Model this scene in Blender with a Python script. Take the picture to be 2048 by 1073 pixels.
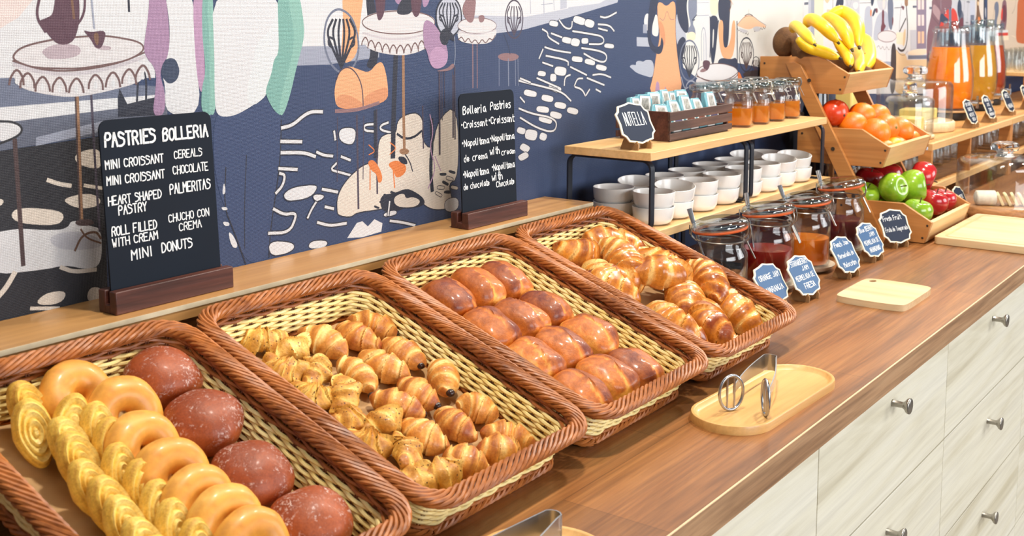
import bpy, bmesh, math, random
from mathutils import Vector, Matrix, Euler, noise
random.seed(7)
scn = bpy.context.scene
for o in list(bpy.data.objects): bpy.data.objects.remove(o)
col = scn.collection
R = math.radians
TOP = 0.9                      # counter top above the floor; everything is built with the counter top at z = 0, then raised

# ------------------------------------------------------------------ camera, light, exposure
YAW, PITCH = 36.443, 7.12
cam = bpy.data.cameras.new('camera'); camo = bpy.data.objects.new('camera', cam); col.objects.link(camo)
a, p = R(YAW), R(PITCH)
Fw = Vector((math.cos(a)*math.cos(p), math.sin(a)*math.cos(p), -math.sin(p)))
Rt = Vector((math.sin(a), -math.cos(a), 0)); Up = Rt.cross(Fw)
m = Matrix((Rt, Up, -Fw)).transposed().to_4x4(); m.translation = (0, 0, 0.543)
camo.matrix_world = m
cam.sensor_width = 36; cam.lens = 36*2281.74/2048; cam.shift_y = -232.5/2048
cam.clip_start = 0.02; cam.clip_end = 60
cam.dof.use_dof = True; cam.dof.focus_distance = 1.75; cam.dof.aperture_fstop = 11
scn.camera = camo
try: scn.cycles.transparent_max_bounces = 32
except Exception: pass
scn.view_settings.view_transform = 'Standard'; scn.view_settings.look = 'None'
scn.view_settings.exposure = 0.0; scn.view_settings.gamma = 1; scn.view_settings.use_curve_mapping = False
w = bpy.data.worlds.new('room_light'); scn.world = w; w.use_nodes = True
bg = w.node_tree.nodes['Background']; bg.inputs[0].default_value = (0.92, 0.95, 1.0, 1); bg.inputs[1].default_value = 0.16
def area(name, loc, target, sx, sy, power, color):
    l = bpy.data.lights.new(name, 'AREA'); l.shape = 'RECTANGLE'; l.size = sx; l.size_y = sy; l.energy = power; l.color = color
    o = bpy.data.objects.new(name, l); col.objects.link(o); o.location = loc
    d = Vector(target)-Vector(loc); o.rotation_euler = d.to_track_quat('-Z', 'Y').to_euler(); return o
# tall windows on the far side of the room, and the warm ceiling lights over the buffet
area('window_light', (0.6, -3.2, 1.0), (1.6, 0.9, 0.0), 3.0, 1.5, 112, (0.96, 0.98, 1.0))
area('window_light', (4.6, -2.6, 1.0), (2.4, 0.9, 0.0), 2.2, 1.5, 80, (0.97, 0.98, 1.0))
for x in (1.0, 2.2, 3.4, 4.6, 5.8):
    area('ceiling_lamp', (x, 0.55, 1.75), (x-.15, 0.85, 0), 0.12, 0.12, 25, (1.0, 0.92, 0.80))

# ------------------------------------------------------------------ material helpers
def lin(c): return tuple(((v/255)/12.92 if v/255 <= .04045 else ((v/255+.055)/1.055)**2.4) for v in c)+(1,)
class NT:
    def __init__(s, name):
        s.m = bpy.data.materials.new(name); s.m.use_nodes = True; s.t = s.m.node_tree; s.b = s.t.nodes['Principled BSDF']
    def n(s, ty, **k):
        x = s.t.nodes.new(ty)
        for a, v in k.items():
            if a[0] == '_': setattr(x, a[1:], v)
            else:
                key = int(a[1:]) if a[0] == 'i' and a[1:].isdigit() else a.replace('_', ' ')
                x.inputs[key].default_value = v
        return x
    def l(s, a, b): s.t.links.new(a, b)
    def coord(s, scale=(1,1,1), kind='Object', rot=(0,0,0)):
        c = s.n('ShaderNodeTexCoord'); mp = s.n('ShaderNodeMapping'); mp.inputs['Scale'].default_value = scale; mp.inputs['Rotation'].default_value = rot
        s.l(c.outputs[kind], mp.inputs[0]); return mp.outputs[0]
    def noise(s, vec, scale, detail=4, rough=.55, dist=0):
        x = s.n('ShaderNodeTexNoise', Scale=scale, Detail=detail, Roughness=rough, Distortion=dist); s.l(vec, x.inputs['Vector']); return x.outputs['Fac']
    def ramp(s, fac, stops, mode='LINEAR'):
        x = s.n('ShaderNodeValToRGB'); x.color_ramp.interpolation = mode; e = x.color_ramp.elements
        while len(e) < len(stops): e.new(.5)
        for i, (p_, c) in enumerate(stops): e[i].position = p_; e[i].color = lin(c) if len(c) == 3 else c
        s.l(fac, x.inputs[0]); return x.outputs[0]
    def mix(s, fac, a, b, mode='MIX'):
        x = s.n('ShaderNodeMix', _data_type='RGBA', _blend_type=mode)
        for k, v in ((0, fac), (6, a), (7, b)):
            if hasattr(v, 'default_value') or hasattr(v, 'links'): s.l(v, x.inputs[k])
            else: x.inputs[k].default_value = v if k == 0 else (lin(v) if len(v) == 3 else v)
        return x.outputs[2]
    def bump(s, h, strength=.3, dist=.001, prev=None):
        x = s.n('ShaderNodeBump', Strength=strength, Distance=dist); s.l(h, x.inputs['Height'])
        if prev is not None: s.l(prev, x.inputs['Normal'])
        s.l(x.outputs[0], s.b.inputs['Normal']); return x.outputs[0]
    def set(s, **k):
        for a, v in k.items():
            key = a.replace('_', ' ')
            if hasattr(v, 'links'): s.l(v, s.b.inputs[key])
            else: s.b.inputs[key].default_value = (lin(v) if isinstance(v, tuple) and len(v) == 3 else v)
        return s
def simple(name, c, rough=.5, metal=0, var=.06, scale=40, bump=0, **k):
    t = NT(name); v = t.coord(); f = t.noise(v, scale)
    lo = tuple(max(0, x*(1-var)) for x in c); hi = tuple(min(255, x*(1+var)) for x in c)
    t.set(Base_Color=t.ramp(f, [(.3, lo), (.7, hi)]), Roughness=rough, Metallic=metal, **k)
    if bump: t.bump(f, bump, .001)
    return t.m
def wood(name, dark, mid, light, axis=0, rough=.4, gs=1.0, bump=.15, plank=None, coat=0, contrast=1.0):
    """grain runs along the given object axis; plank = (length, width) tints printed staves"""
    t = NT(name); sc = [9*gs, 9*gs, 9*gs]; sc[axis] = .8*gs; v = t.coord(tuple(sc))
    f = t.noise(v, 1.6, 6, .6, 1.4); sc2 = [160*gs]*3; sc2[axis] = 5*gs; v2 = t.coord(tuple(sc2)); g = t.noise(v2, 1.0, 3, .6)
    c = t.ramp(f, [(.28, dark), (.48, mid), (.72, light)])
    gm = t.ramp(g, [(.3, (150, 140, 130)), (.62, (255, 255, 255))])
    c = t.mix(.55*contrast, c, gm, 'MULTIPLY')
    if plank:
        b = t.n('ShaderNodeTexBrick', Scale=1.0, Mortar_Size=.0008, Mortar_Smooth=.3, Bias=0.0, Brick_Width=plank[0], Row_Height=plank[1])
        b.inputs['Color1'].default_value = (.62, .62, .62, 1); b.inputs['Color2'].default_value = (1, 1, 1, 1); b.inputs['Mortar'].default_value = (.45, .42, .4, 1); b.offset = .37
        vv = t.coord((1, 1, 1)); t.l(vv, b.inputs['Vector']); c = t.mix(.8, c, b.outputs['Color'], 'MULTIPLY')
    t.set(Base_Color=c, Roughness=rough)
    if coat: t.set(Coat_Weight=coat, Coat_Roughness=.12)
    t.bump(g, bump, .0006); return t.m

M = {}
M['counter'] = wood('oak_worktop', (112, 66, 30), (154, 98, 50), (184, 126, 70), 0, .4, 1.0, .12, (.62, .135), .15)
M['edge'] = wood('worktop_edge_lit', (150, 108, 72), (188, 144, 104), (208, 168, 128), 0, .45, 1.1, .12)  # paler than the top: the front light is put into this wood colour
M['ledge'] = wood('ledge_oak', (168, 118, 66), (190, 140, 84), (206, 158, 100), 0, .34, .7, .08, None, .15, .5)
M['drawer'] = wood('cream_drawer_front', (214, 203, 172), (240, 233, 210), (248, 243, 226), 0, .45, .75, .05, None, 0, .35)
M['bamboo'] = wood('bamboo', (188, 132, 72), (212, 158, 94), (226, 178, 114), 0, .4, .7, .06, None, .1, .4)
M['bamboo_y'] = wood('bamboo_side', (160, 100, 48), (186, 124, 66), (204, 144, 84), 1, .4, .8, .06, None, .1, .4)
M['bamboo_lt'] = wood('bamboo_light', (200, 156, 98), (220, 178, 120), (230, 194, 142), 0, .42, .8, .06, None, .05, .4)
M['board'] = wood('pale_bamboo_board', (202, 168, 120), (218, 188, 144), (228, 204, 164), 1, .45, .8, .05, None, 0, .35)
M['tray'] = wood('bamboo_tray', (198, 146, 82), (220, 170, 102), (232, 188, 124), 0, .38, .8, .05, None, .15, .4)
M['walnut'] = wood('dark_stained_wood', (50, 24, 18), (84, 44, 34), (112, 66, 50), 0, .45, 1.4, .2)
M['walnut2'] = wood('crate_wood', (44, 26, 22), (78, 50, 42), (104, 72, 60), 0, .55, 1.6, .25)
M['pine'] = wood('pine_round', (150, 92, 46), (184, 126, 74), (208, 154, 100), 1, .45, 1.3, .1)
M['card'] = simple('stand_card', (150, 112, 70), .7, var=.08)
M['card_lt'] = simple('stand_wood_pale', (214, 192, 158), .6, var=.05)
M['iron'] = simple('blue_black_iron', (28, 34, 46), .42, .3, var=.04)
M['slate'] = simple('chalkboard', (13, 23, 36), .75, 0, .05, 12, Specular_IOR_Level=.25)
M['label'] = simple('label_blue', (22, 34, 56), .6, 0, .04, 12, Specular_IOR_Level=.3)
M['label_g'] = simple('label_blue_sheen_tint', (66, 98, 136), .35, 0, .04, 12)  # lighter copy of the label blue, its sheen put into the colour
M['chalk'] = simple('white_marker', (238, 240, 240), .6, var=.03)
M['cream'] = simple('label_border', (236, 226, 200), .6, var=.02)
M['white'] = simple('white_ceramic', (247, 245, 241), .22, 0, .015, 20, Coat_Weight=.25)
M['steel'] = simple('polished_steel', (176, 177, 182), .24, .92, .02, 30)
M['steel_b'] = simple('brushed_steel', (165, 160, 152), .3, 1, .05, 60)
M['screw'] = simple('screw_metal', (90, 82, 74), .4, .9, .05, 60)
M['rubber'] = simple('orange_rubber', (212, 96, 44), .4, 0, .05, 30)
M['gasket'] = M['rubber']
M['floor'] = simple('floor_tiles', (120, 112, 104), .5)
M['paper'] = simple('kraft_paper', (184, 146, 98), .7, 0, .06, 20, .1)
def glass(name, tint=(252, 254, 254), rough=.01):
    t = NT(name); v = t.coord(); f = t.noise(v, 14, 2); t.set(Base_Color=t.ramp(f, [(.3, tint), (.7, (255, 255, 255))]), Roughness=rough, Transmission_Weight=1.0, IOR=1.45); t.bump(f, .05, .001); return t.m
def thin_glass(name, tint=(251, 252, 252), base=.055):
    t = NT(name); tr = t.n('ShaderNodeBsdfTransparent'); tr.inputs[0].default_value = lin(tint); gl = t.n('ShaderNodeBsdfGlossy', Roughness=.03); lw = t.n('ShaderNodeLayerWeight', Blend=.5)
    pw = t.n('ShaderNodeMath', _operation='POWER'); t.l(lw.outputs['Facing'], pw.inputs[0]); pw.inputs[1].default_value = 3.5
    ma = t.n('ShaderNodeMath', _operation='MULTIPLY_ADD'); t.l(pw.outputs[0], ma.inputs[0]); ma.inputs[1].default_value = .62; ma.inputs[2].default_value = base
    v = t.coord(); bp = t.n('ShaderNodeBump', Strength=.15, Distance=.002); t.l(t.noise(v, 22, 2), bp.inputs['Height']); t.l(bp.outputs[0], gl.inputs['Normal'])
    mx = t.n('ShaderNodeMixShader'); t.l(ma.outputs[0], mx.inputs[0]); t.l(tr.outputs[0], mx.inputs[1]); t.l(gl.outputs[0], mx.inputs[2]); t.l(mx.outputs[0], t.t.nodes['Material Output'].inputs[0]); return t.m
M['glass'] = thin_glass('clear_glass'); M['glass_k'] = glass('solid_glass'); M['glass_b'] = thin_glass('lid_glass', (222, 234, 238), .13)
def liquid(name, c1, c2, rough=.12, trans=.25, z0=-.02, z1=.05):
    t = NT(name); v = t.coord(); f = t.noise(v, 30, 3); t.set(Base_Color=t.ramp(f, [(.3, c1), (.7, c2)]), Roughness=rough, Transmission_Weight=trans, IOR=1.35, Subsurface_Weight=.0); t.b.inputs['Subsurface Radius'].default_value = (.02, .01, .004); return t.m
M['honey'] = liquid('honey', (240, 132, 22), (250, 160, 40), .08, .35)
M['jam_red'] = liquid('strawberry_jam', (128, 18, 16), (168, 34, 26), .2, .15)
M['jam_purple'] = liquid('blueberry_jam', (70, 20, 36), (110, 30, 44), .2, .15)
M['jam_orange'] = liquid('peach_jam', (236, 112, 14), (246, 142, 34), .2, .15)
M['jam_clear'] = liquid('pale_jelly', (150, 140, 130), (190, 180, 168), .2, .7)
M['juice'] = liquid('orange_juice', (244, 122, 6), (250, 146, 12), .15, .0)
M['juice_apple'] = liquid('apple_juice', (226, 158, 34), (236, 176, 50), .08, .3)
M['juice_red'] = liquid('red_juice', (176, 62, 18), (200, 84, 28), .1, .2)
# wicker
def wicker(name, c, d):
    t = NT(name); v = t.coord(); f = t.noise(v, 90, 3); g = t.noise(t.coord(), 9, 2)
    cc = t.mix(.5, t.ramp(f, [(.3, d), (.65, c)]), t.ramp(g, [(.35, d), (.65, c)])); t.set(Base_Color=cc, Roughness=.42); t.bump(f, .12, .0005); return t.m
M['wk_brown'] = wicker('brown_wicker', (184, 110, 50), (110, 56, 20))
M['wk_cream'] = wicker('cream_wicker', (250, 234, 172), (236, 208, 124))
M['wk_stake'] = wicker('shaded_stake_wicker', (112, 58, 24), (66, 30, 12))  # brown stakes, darkened so the basket's inner shadow is in the colour
# bakery: 'tone' attribute 0 = pale groove, 1 = dark crust
def crust(name, pale, mid, dark, rough=.35, coat=.3, spec=None, bump=.35, fine=70, attr=.55, specks=None, sugar=False):
    t = NT(name); at = t.n('ShaderNodeAttribute', _attribute_name='tone'); v = t.coord(); oi = t.n('ShaderNodeObjectInfo')
    f = t.noise(v, 34, 5, .6, .6); q = t.noise(v, fine*3, 3, .6)
    ad = t.n('ShaderNodeMath', _operation='MULTIPLY_ADD'); t.l(at.outputs['Fac'], ad.inputs[0]); ad.inputs[1].default_value = attr
    m2 = t.n('ShaderNodeMath', _operation='MULTIPLY_ADD'); t.l(f, m2.inputs[0]); m2.inputs[1].default_value = .9; m2.inputs[2].default_value = -.22
    t.l(m2.outputs[0], ad.inputs[2]); m3 = t.n('ShaderNodeMath', _operation='MULTIPLY_ADD'); t.l(oi.outputs['Random'], m3.inputs[0]); m3.inputs[1].default_value = .22; m3.inputs[2].default_value = -.08
    m4 = t.n('ShaderNodeMath', _operation='ADD'); t.l(ad.outputs[0], m4.inputs[0]); t.l(m3.outputs[0], m4.inputs[1])
    c = t.ramp(m4.outputs[0], [(.12, pale), (.45, mid), (.9, dark)])
    c = t.mix(.35, c, t.ramp(q, [(.35, (170, 150, 130)), (.6, (255, 255, 255))]), 'MULTIPLY')
    if specks:
        vo = t.n('ShaderNodeTexVoronoi', Scale=specks[0]); t.l(v, vo.inputs['Vector'])
        k = t.ramp(vo.outputs['Distance'], [(.16, (255, 255, 255)), (.24, (0, 0, 0))]); kk = t.n('ShaderNodeMath', _operation='MULTIPLY'); t.l(k, kk.inputs[0])
        t.l(t.ramp(t.noise(v, specks[0]*.3, 2), [(.40, (0, 0, 0)), (.46, (255, 255, 255))]), kk.inputs[1]); c = t.mix(kk.outputs[0], c, specks[1])
    if sugar:
        k = t.ramp(t.noise(v, 260, 3, .8), [(.53, (0, 0, 0)), (.62, (255, 255, 255))]); kk = t.n('ShaderNodeMath', _operation='MULTIPLY'); t.l(k, kk.inputs[0])
        pk = t.n('ShaderNodeMath', _operation='MULTIPLY'); t.l(t.ramp(t.noise(v, 34, 4, .7, 1.0), [(.46, (0, 0, 0)), (.68, (255, 255, 255))]), pk.inputs[0]); t.l(at.outputs['Fac'], pk.inputs[1]); t.l(pk.outputs[0], kk.inputs[1]); c = t.mix(kk.outputs[0], c, (244, 226, 216))
    t.set(Base_Color=c, Roughness=rough, Coat_Weight=coat, Coat_Roughness=.15, Subsurface_Weight=.0); t.b.inputs['Subsurface Radius'].default_value = (.01, .005, .002)
    b1 = t.bump(t.noise(v, fine, 5, .65), bump, .0016); t.bump(q, bump*.6, .0006, b1); return t.m
M['croissant'] = crust('croissant_crust', (250, 216, 140), (222, 142, 50), (136, 58, 12), .3, .4, bump=.6)
M['croissant_s'] = crust('mini_croissant_crust', (250, 216, 140), (232, 160, 70), (158, 76, 24), .48, .1, bump=1.0)
M['seeded'] = crust('seeded_crust', (246, 212, 124), (228, 172, 76), (176, 106, 36), .5, .1, bump=1.0, fine=110, specks=(210, (90, 48, 20)))
M['napolitana'] = crust('glazed_roll_crust', (246, 184, 84), (206, 114, 32), (112, 38, 8), .52, .28, bump=1.0, fine=60)
M['donut'] = crust('glazed_donut', (250, 200, 104), (232, 164, 66), (206, 126, 40), .46, .15, bump=.08, fine=20, attr=.4)
M['ball'] = crust('fried_dough_ball', (206, 114, 54), (180, 88, 38), (138, 60, 22), .5, .05, bump=.3, fine=160, sugar=True)
M['palmier'] = crust('palmier_pastry', (250, 226, 138), (236, 190, 78), (176, 112, 34), .5, .1, bump=.8, fine=140)
M['choc'] = simple('chocolate', (44, 22, 16), .3, 0, .1)
def fruit(name, a, b, c=None, rough=.25, coat=.4, scale=12, bump=.03, bs=200, stretch=(1, 1, 1)):
    t = NT(name); v = t.coord(stretch); f = t.noise(v, scale, 4); st = [(.3, a), (.6, b)]+([(.8, c)] if c else []); t.set(Base_Color=t.ramp(f, st), Roughness=rough, Coat_Weight=coat); t.bump(t.noise(t.coord(), bs, 2), bump*4, .0006); return t.m
M['apple_g'] = fruit('green_apple_skin', (104, 150, 26), (146, 184, 44), (176, 204, 84), .22, .5, 30, .01)
M['apple_r'] = fruit('red_apple_skin', (150, 16, 26), (186, 34, 38), (206, 92, 62), .2, .5, 26, .01, stretch=(1, 1, .3))
M['orange'] = fruit('orange_peel', (232, 104, 8), (244, 132, 18), None, .35, .2, 10, .25, 520)
M['persimmon'] = fruit('persimmon_skin', (196, 48, 14), (224, 72, 18), None, .3, .3, 10, .02)
M['lemon'] = fruit('yellow_peel', (238, 160, 20), (246, 184, 34), None, .35, .2, 10, .2, 520)
M['banana'] = fruit('banana_skin', (228, 176, 12), (246, 208, 34), (250, 220, 70), .38, .1, 22, .02)
M['banana_tip'] = simple('banana_tip', (62, 50, 22), .7)
M['kiwi'] = fruit('kiwi_skin', (76, 48, 24), (104, 70, 38), None, .85, 0, 40, .4, 300)
M['stem'] = simple('fruit_stem', (70, 52, 26), .8)
M['calyx'] = simple('fruit_calyx', (104, 110, 34), .8)
M['cheese'] = simple('white_cheese', (240, 228, 184), .5, 0, .04, 20)
M['rind'] = simple('cheese_rind', (232, 224, 208), .75, 0, .06, 60, .3)
M['cheese_y'] = simple('yellow_cheese', (232, 206, 120), .5, 0, .04, 14)
M['dark'] = simple('dark_plastic', (24, 22, 24), .5)
M['pk_blue'] = simple('packet_foil_blue', (120, 172, 184), .25, .2, .08, 30)
M['pk_white'] = simple('packet_white', (226, 222, 218), .35, 0, .04)
M['pk_brown'] = simple('packet_print_brown', (112, 58, 44), .4, 0, .3, 120)
M['pk_grey'] = simple('packet_print_grey', (140, 138, 132), .4, 0, .3, 160)
M['pk_red'] = simple('packet_print_red', (196, 60, 56), .4)
M['pk_purple'] = simple('packet_print_purple', (92, 84, 120), .4, 0, .2, 120)

# ------------------------------------------------------------------ mesh builder
class MB:
    def __init__(s): s.v = []; s.f = []; s.sm = []; s.mi = []; s.tone = {}; s.cm = 0; s.X = Matrix.Identity(4)
    def add(s, vs, fs, smooth=True, tones=None):
        b = len(s.v)
        s.v += [tuple(s.X @ Vector(v)) for v in vs]
        for f in fs: s.f.append(tuple(i+b for i in f)); s.sm.append(smooth); s.mi.append(s.cm)
        if tones:
            for i, t in enumerate(tones): s.tone[b+i] = t
        return s
    def box(s, c, d, tf=None):
        x, y, z = (q/2 for q in d); vs = [Vector((sx*x, sy*y, sz*z)) for sx in (-1, 1) for sy in (-1, 1) for sz in (-1, 1)]
        if tf is not None: vs = [tf @ v for v in vs]
        vs = [v+Vector(c) for v in vs]
        return s.add(vs, [(0, 1, 3, 2), (4, 6, 7, 5), (0, 4, 5, 1), (2, 3, 7, 6), (0, 2, 6, 4), (1, 5, 7, 3)], False)
    def lathe(s, prof, n=32, c=(0, 0, 0), close=False, sq=0):
        vs = []; fs = []; k = len(prof)
        for i in range(n):
            t = 2*math.pi*i/n; ct, st = math.cos(t), math.sin(t)
            q = 1.0
            if sq: q = (abs(ct)**sq+abs(st)**sq)**(-1/sq)
            for r, z in prof: vs.append((c[0]+r*q*ct, c[1]+r*q*st, c[2]+z))
        for i in range(n):
            j = (i+1) % n
            for a in range(k if close else k-1):
                b = (a+1) % k; fs.append((i*k+a, j*k+a, j*k+b, i*k+b))
        if not close:
            if prof[0][0] > 1e-6: fs.append(tuple(i*k for i in range(n))[::-1])
            if prof[-1][0] > 1e-6: fs.append(tuple(i*k+k-1 for i in range(n)))
        return s.add(vs, fs)
    def tube(s, pts, r, n=8, closed=False, flat=1.0, up=None, cap=True):
        P = [Vector(q) for q in pts]; N = len(P); rr = r if isinstance(r, (list, tuple)) else [r]*N
        T = []
        for i in range(N):
            a_ = P[(i-1) % N] if (closed or i > 0) else P[i]; b_ = P[(i+1) % N] if (closed or i < N-1) else P[i]
            T.append((b_-a_).normalized())
        u = Vector(up) if up else (Vector((0, 0, 1)) if abs(T[0].z) < .9 else Vector((1, 0, 0)))
        vs = []; fs = []
        for i in range(N):
            if up: u = Vector(up)
            sd = T[i].cross(u)
            if sd.length < 1e-6: sd = T[i].cross(Vector((1, .1, 0)))
            sd.normalize(); uu = sd.cross(T[i]).normalized(); u = uu
            for k in range(n):
                t = 2*math.pi*k/n; vs.append(P[i]+sd*math.cos(t)*rr[i]+uu*math.sin(t)*rr[i]*flat)
        for i in range(N if closed else N-1):
            j = (i+1) % N
            for k in range(n): l = (k+1) % n; fs.append((i*n+k, i*n+l, j*n+l, j*n+k))
        if not closed and cap: fs.append(tuple(range(n))[::-1]); fs.append(tuple(range((N-1)*n, N*n)))
        return s.add(vs, fs)
    def ball(s, c, r, n=16, m=10, scale=(1, 1, 1)):
        pr = [(math.sin(math.pi*i/m), -math.cos(math.pi*i/m)) for i in range(m+1)]
        vs = []; fs = []
        for i in range(n):
            t = 2*math.pi*i/n
            for q, z in pr: vs.append((c[0]+r*scale[0]*q*math.cos(t), c[1]+r*scale[1]*q*math.sin(t), c[2]+r*scale[2]*z))
        k = m+1
        for i in range(n):
            j = (i+1) % n
            for a in range(m): fs.append((i*k+a, j*k+a, j*k+a+1, i*k+a+1))
        return s.add(vs, fs)
    def prism(s, poly, h0, h1, tf=None, smooth=False):
        """extrude a 2-D outline (x, y) from z=h0 to z=h1, then apply tf"""
        n = len(poly); vs = [Vector((x, y, h0)) for x, y in poly]+[Vector((x, y, h1)) for x, y in poly]
        if tf is not None: vs = [tf @ v for v in vs]
        fs = [tuple(range(n))[::-1], tuple(range(n, 2*n))]+[(i, (i+1) % n, n+(i+1) % n, n+i) for i in range(n)]
        return s.add(vs, fs, smooth)
    def build(s, name, mat, parent=None, bevel=0, sub=0, tri=False):
        me = bpy.data.meshes.new(name); me.from_pydata(s.v, [], s.f)
        mats = mat if isinstance(mat, (list, tuple)) else [mat]
        for x in mats: me.materials.append(x)
        if len(me.polygons) == len(s.f):
            me.polygons.foreach_set('use_smooth', s.sm); me.polygons.foreach_set('material_index', s.mi)
        else:
            me.polygons.foreach_set('use_smooth', [True]*len(me.polygons))
        if s.tone:
            at = me.attributes.new('tone', 'FLOAT', 'POINT')
            if len(me.vertices) == len(s.v): at.data.foreach_set('value', [s.tone.get(i, .5) for i in range(len(s.v))])
        bm = bmesh.new(); bm.from_mesh(me); bmesh.ops.remove_doubles(bm, verts=bm.verts, dist=2e-6); bmesh.ops.recalc_face_normals(bm, faces=bm.faces)
        if tri: bmesh.ops.triangulate(bm, faces=[f for f in bm.faces if len(f.verts) > 4])
        bm.to_mesh(me); bm.free()
        me.set_sharp_from_angle(angle=R(48))
        me.update()
        o = bpy.data.objects.new(name, me); col.objects.link(o)
        if parent is not None: o.parent = parent
        if bevel:
            md = o.modifiers.new('bevel', 'BEVEL'); md.width = bevel; md.segments = 2; md.limit_method = 'ANGLE'; md.angle_limit = R(40)
        if sub: md = o.modifiers.new('sub', 'SUBSURF'); md.levels = sub; md.render_levels = sub
        return o
def empty(name, loc=(0, 0, 0), rot=None):
    o = bpy.data.objects.new(name, None); col.objects.link(o); o.location = loc; o.empty_display_size = .02
    if rot is not None: o.rotation_euler = rot
    return o
def tag(o, label=None, cat=None, group=None, kind=None):
    if label: o['label'] = label
    if cat: o['category'] = cat
    if group: o['group'] = group
    if kind: o['kind'] = kind
    return o
def copy_tree(o, parent=None):
    c = o.copy(); col.objects.link(c); c.parent = parent
    for ch in list(o.children): copy_tree(ch, c)
    return c
def rrect(w, h, r, n=6, cx=0, cy=0):
    o = []
    for sx, sy, a0 in ((1, 1, 0), (-1, 1, 90), (-1, -1, 180), (1, -1, 270)):
        for i in range(n+1):
            t = R(a0+90*i/n); o.append((cx+sx*(w/2-r)+r*math.cos(t), cy+sy*(h/2-r)+r*math.sin(t)))
    return o
def chaikin(p, closed=True, it=2):
    for _ in range(it):
        q = []; n = len(p)
        for i in range(n if closed else n-1):
            a_, b_ = p[i], p[(i+1) % n]
            q.append((a_[0]*.75+b_[0]*.25, a_[1]*.75+b_[1]*.25)); q.append((a_[0]*.25+b_[0]*.75, a_[1]*.25+b_[1]*.75))
        p = q if closed else [p[0]]+q+[p[-1]]
    return p
ORD = ['first', 'second', 'third', 'fourth', 'fifth', 'sixth', 'seventh', 'eighth', 'ninth', 'tenth', 'eleventh', 'twelfth', 'thirteenth', 'fourteenth', 'fifteenth']

# ------------------------------------------------------------------ hand lettering (stroke font on a 4 x 6 grid, y up)
UC = {'A': '00,26,40 13,33', 'B': '00,06,25,33,24,03 03,33,42,31,00' , 'C': '45,26,05,01,20,41', 'D': '00,06,26,44,42,20,00', 'E': '46,06,00,40 03,33', 'F': '46,06,00 03,33', 'G': '45,26,05,01,20,41,43,23', 'H': '00,06 40,46 03,43',
 'I': '20,26', 'J': '36,31,10,01', 'K': '00,06 46,03,40', 'L': '06,00,40', 'M': '00,06,23,46,40', 'N': '00,06,40,46', 'O': '20,01,05,26,45,41,20', 'P': '00,06,36,45,44,33,03', 'Q': '20,01,05,26,45,41,20 22,40', 'R': '00,06,36,45,44,33,03 23,40',
 'S': '45,26,06,04,43,41,20,00', 'T': '06,46 26,20', 'U': '06,01,20,41,46', 'V': '06,20,46', 'W': '06,10,23,30,46', 'X': '00,46 06,40', 'Y': '06,23,46 23,20', 'Z': '06,46,00,40', ' ': '', '.': '13,23,24,14,13',
 'a': '34,14,02,10,31,34,40', 'b': '06,00,30,32,23,03', 'c': '34,14,02,10,30', 'd': '36,30,10,02,14,33', 'e': '02,32,33,14,02,10,31', 'f': '36,25,20 04,34', 'h': '06,00 03,24,32,30', 'i': '14,10 15,16', 'j': '24,2w,0w 25,26', 'k': '06,00 34,02,30', 'l': '16,11,20', 'm': '00,04,13,23,20 23,33,43,40',
 'n': '00,04 03,24,32,30', 'o': '10,02,14,34,32,10', 'p': '0w,04,24,33,31,10,01', 'r': '00,04 02,24,34', 's': '34,14,03,32,30,00', 't': '16,11,20,30 04,34', 'u': '04,01,10,31,34,30', 'v': '04,10,34', 'w': '04,10,22,30,44', 'y': '04,12 34,12,0w', 'x': '04,30 00,34', 'B': '00,06,36,45,34,03 33,42,30,00'}
def dec(p_): return (int(p_[0]), -2 if p_[1] == 'w' else int(p_[1]))
NAR = set('Iil.jtf')
def lettering(mb, text, x, y, h, width=None, stroke=.12, lift=0, slope=0):
    """adds strokes in the x-y plane at z=lift; width = full text width if given"""
    adv = []
    for ch in text: adv.append(3.0 if ch in NAR else (3.6 if ch == ' ' else (4.6 if (ch.islower() and ch not in 'mw') else 5.4)))
    tot = sum(adv)-1.2; u = h/6; ux = u*.92 if width is None else width/tot; cx = x; sw = h*stroke
    for ch, ad in zip(text, adv):
        off = -1.0 if ch in 'Iil.j' else 0; jy = random.uniform(-.03, .03)*h; sk = random.uniform(-.04, .04)
        for st in UC.get(ch, '').split():
            pts = [dec(q) for q in st.split(',')]
            pts = [(cx+(px_+off)*ux+sk*py_*u, y+py_*u+jy+(cx-x)*slope) for px_, py_ in pts]
            if ch in 'AEFHIKLMNTVWXYZvw':
                for q0, q1 in zip(pts, pts[1:]): ribbon(mb, [q0, q1], sw, lift)
            else: ribbon(mb, chaikin(pts, False, 1) if len(pts) > 2 else pts, sw, lift)
        cx += ad*ux
def ribbon(mb, pts, wd, z, closed=False):
    n = len(pts); vs = []; fs = []
    for i, (x, y) in enumerate(pts):
        a_ = pts[(i-1) % n] if (closed or i > 0) else pts[i]; b_ = pts[(i+1) % n] if (closed or i < n-1) else pts[i]
        dx, dy = b_[0]-a_[0], b_[1]-a_[1]; L = math.hypot(dx, dy) or 1e-9; nx, ny = -dy/L, dx/L
        ex = ey = 0
        if not closed and i in (0, n-1): k = -.5 if i == 0 else .5; ex, ey = dx/L*wd*k*.7, dy/L*wd*k*.7
        for sgn in (-.5, .5): vs.append((x+ex+nx*wd*sgn, y+ey+ny*wd*sgn, z))
    for i in range(n if closed else n-1): j = (i+1) % n; fs.append((2*i, 2*j, 2*j+1, 2*i+1))
    mb.add(vs, fs, False)

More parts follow.
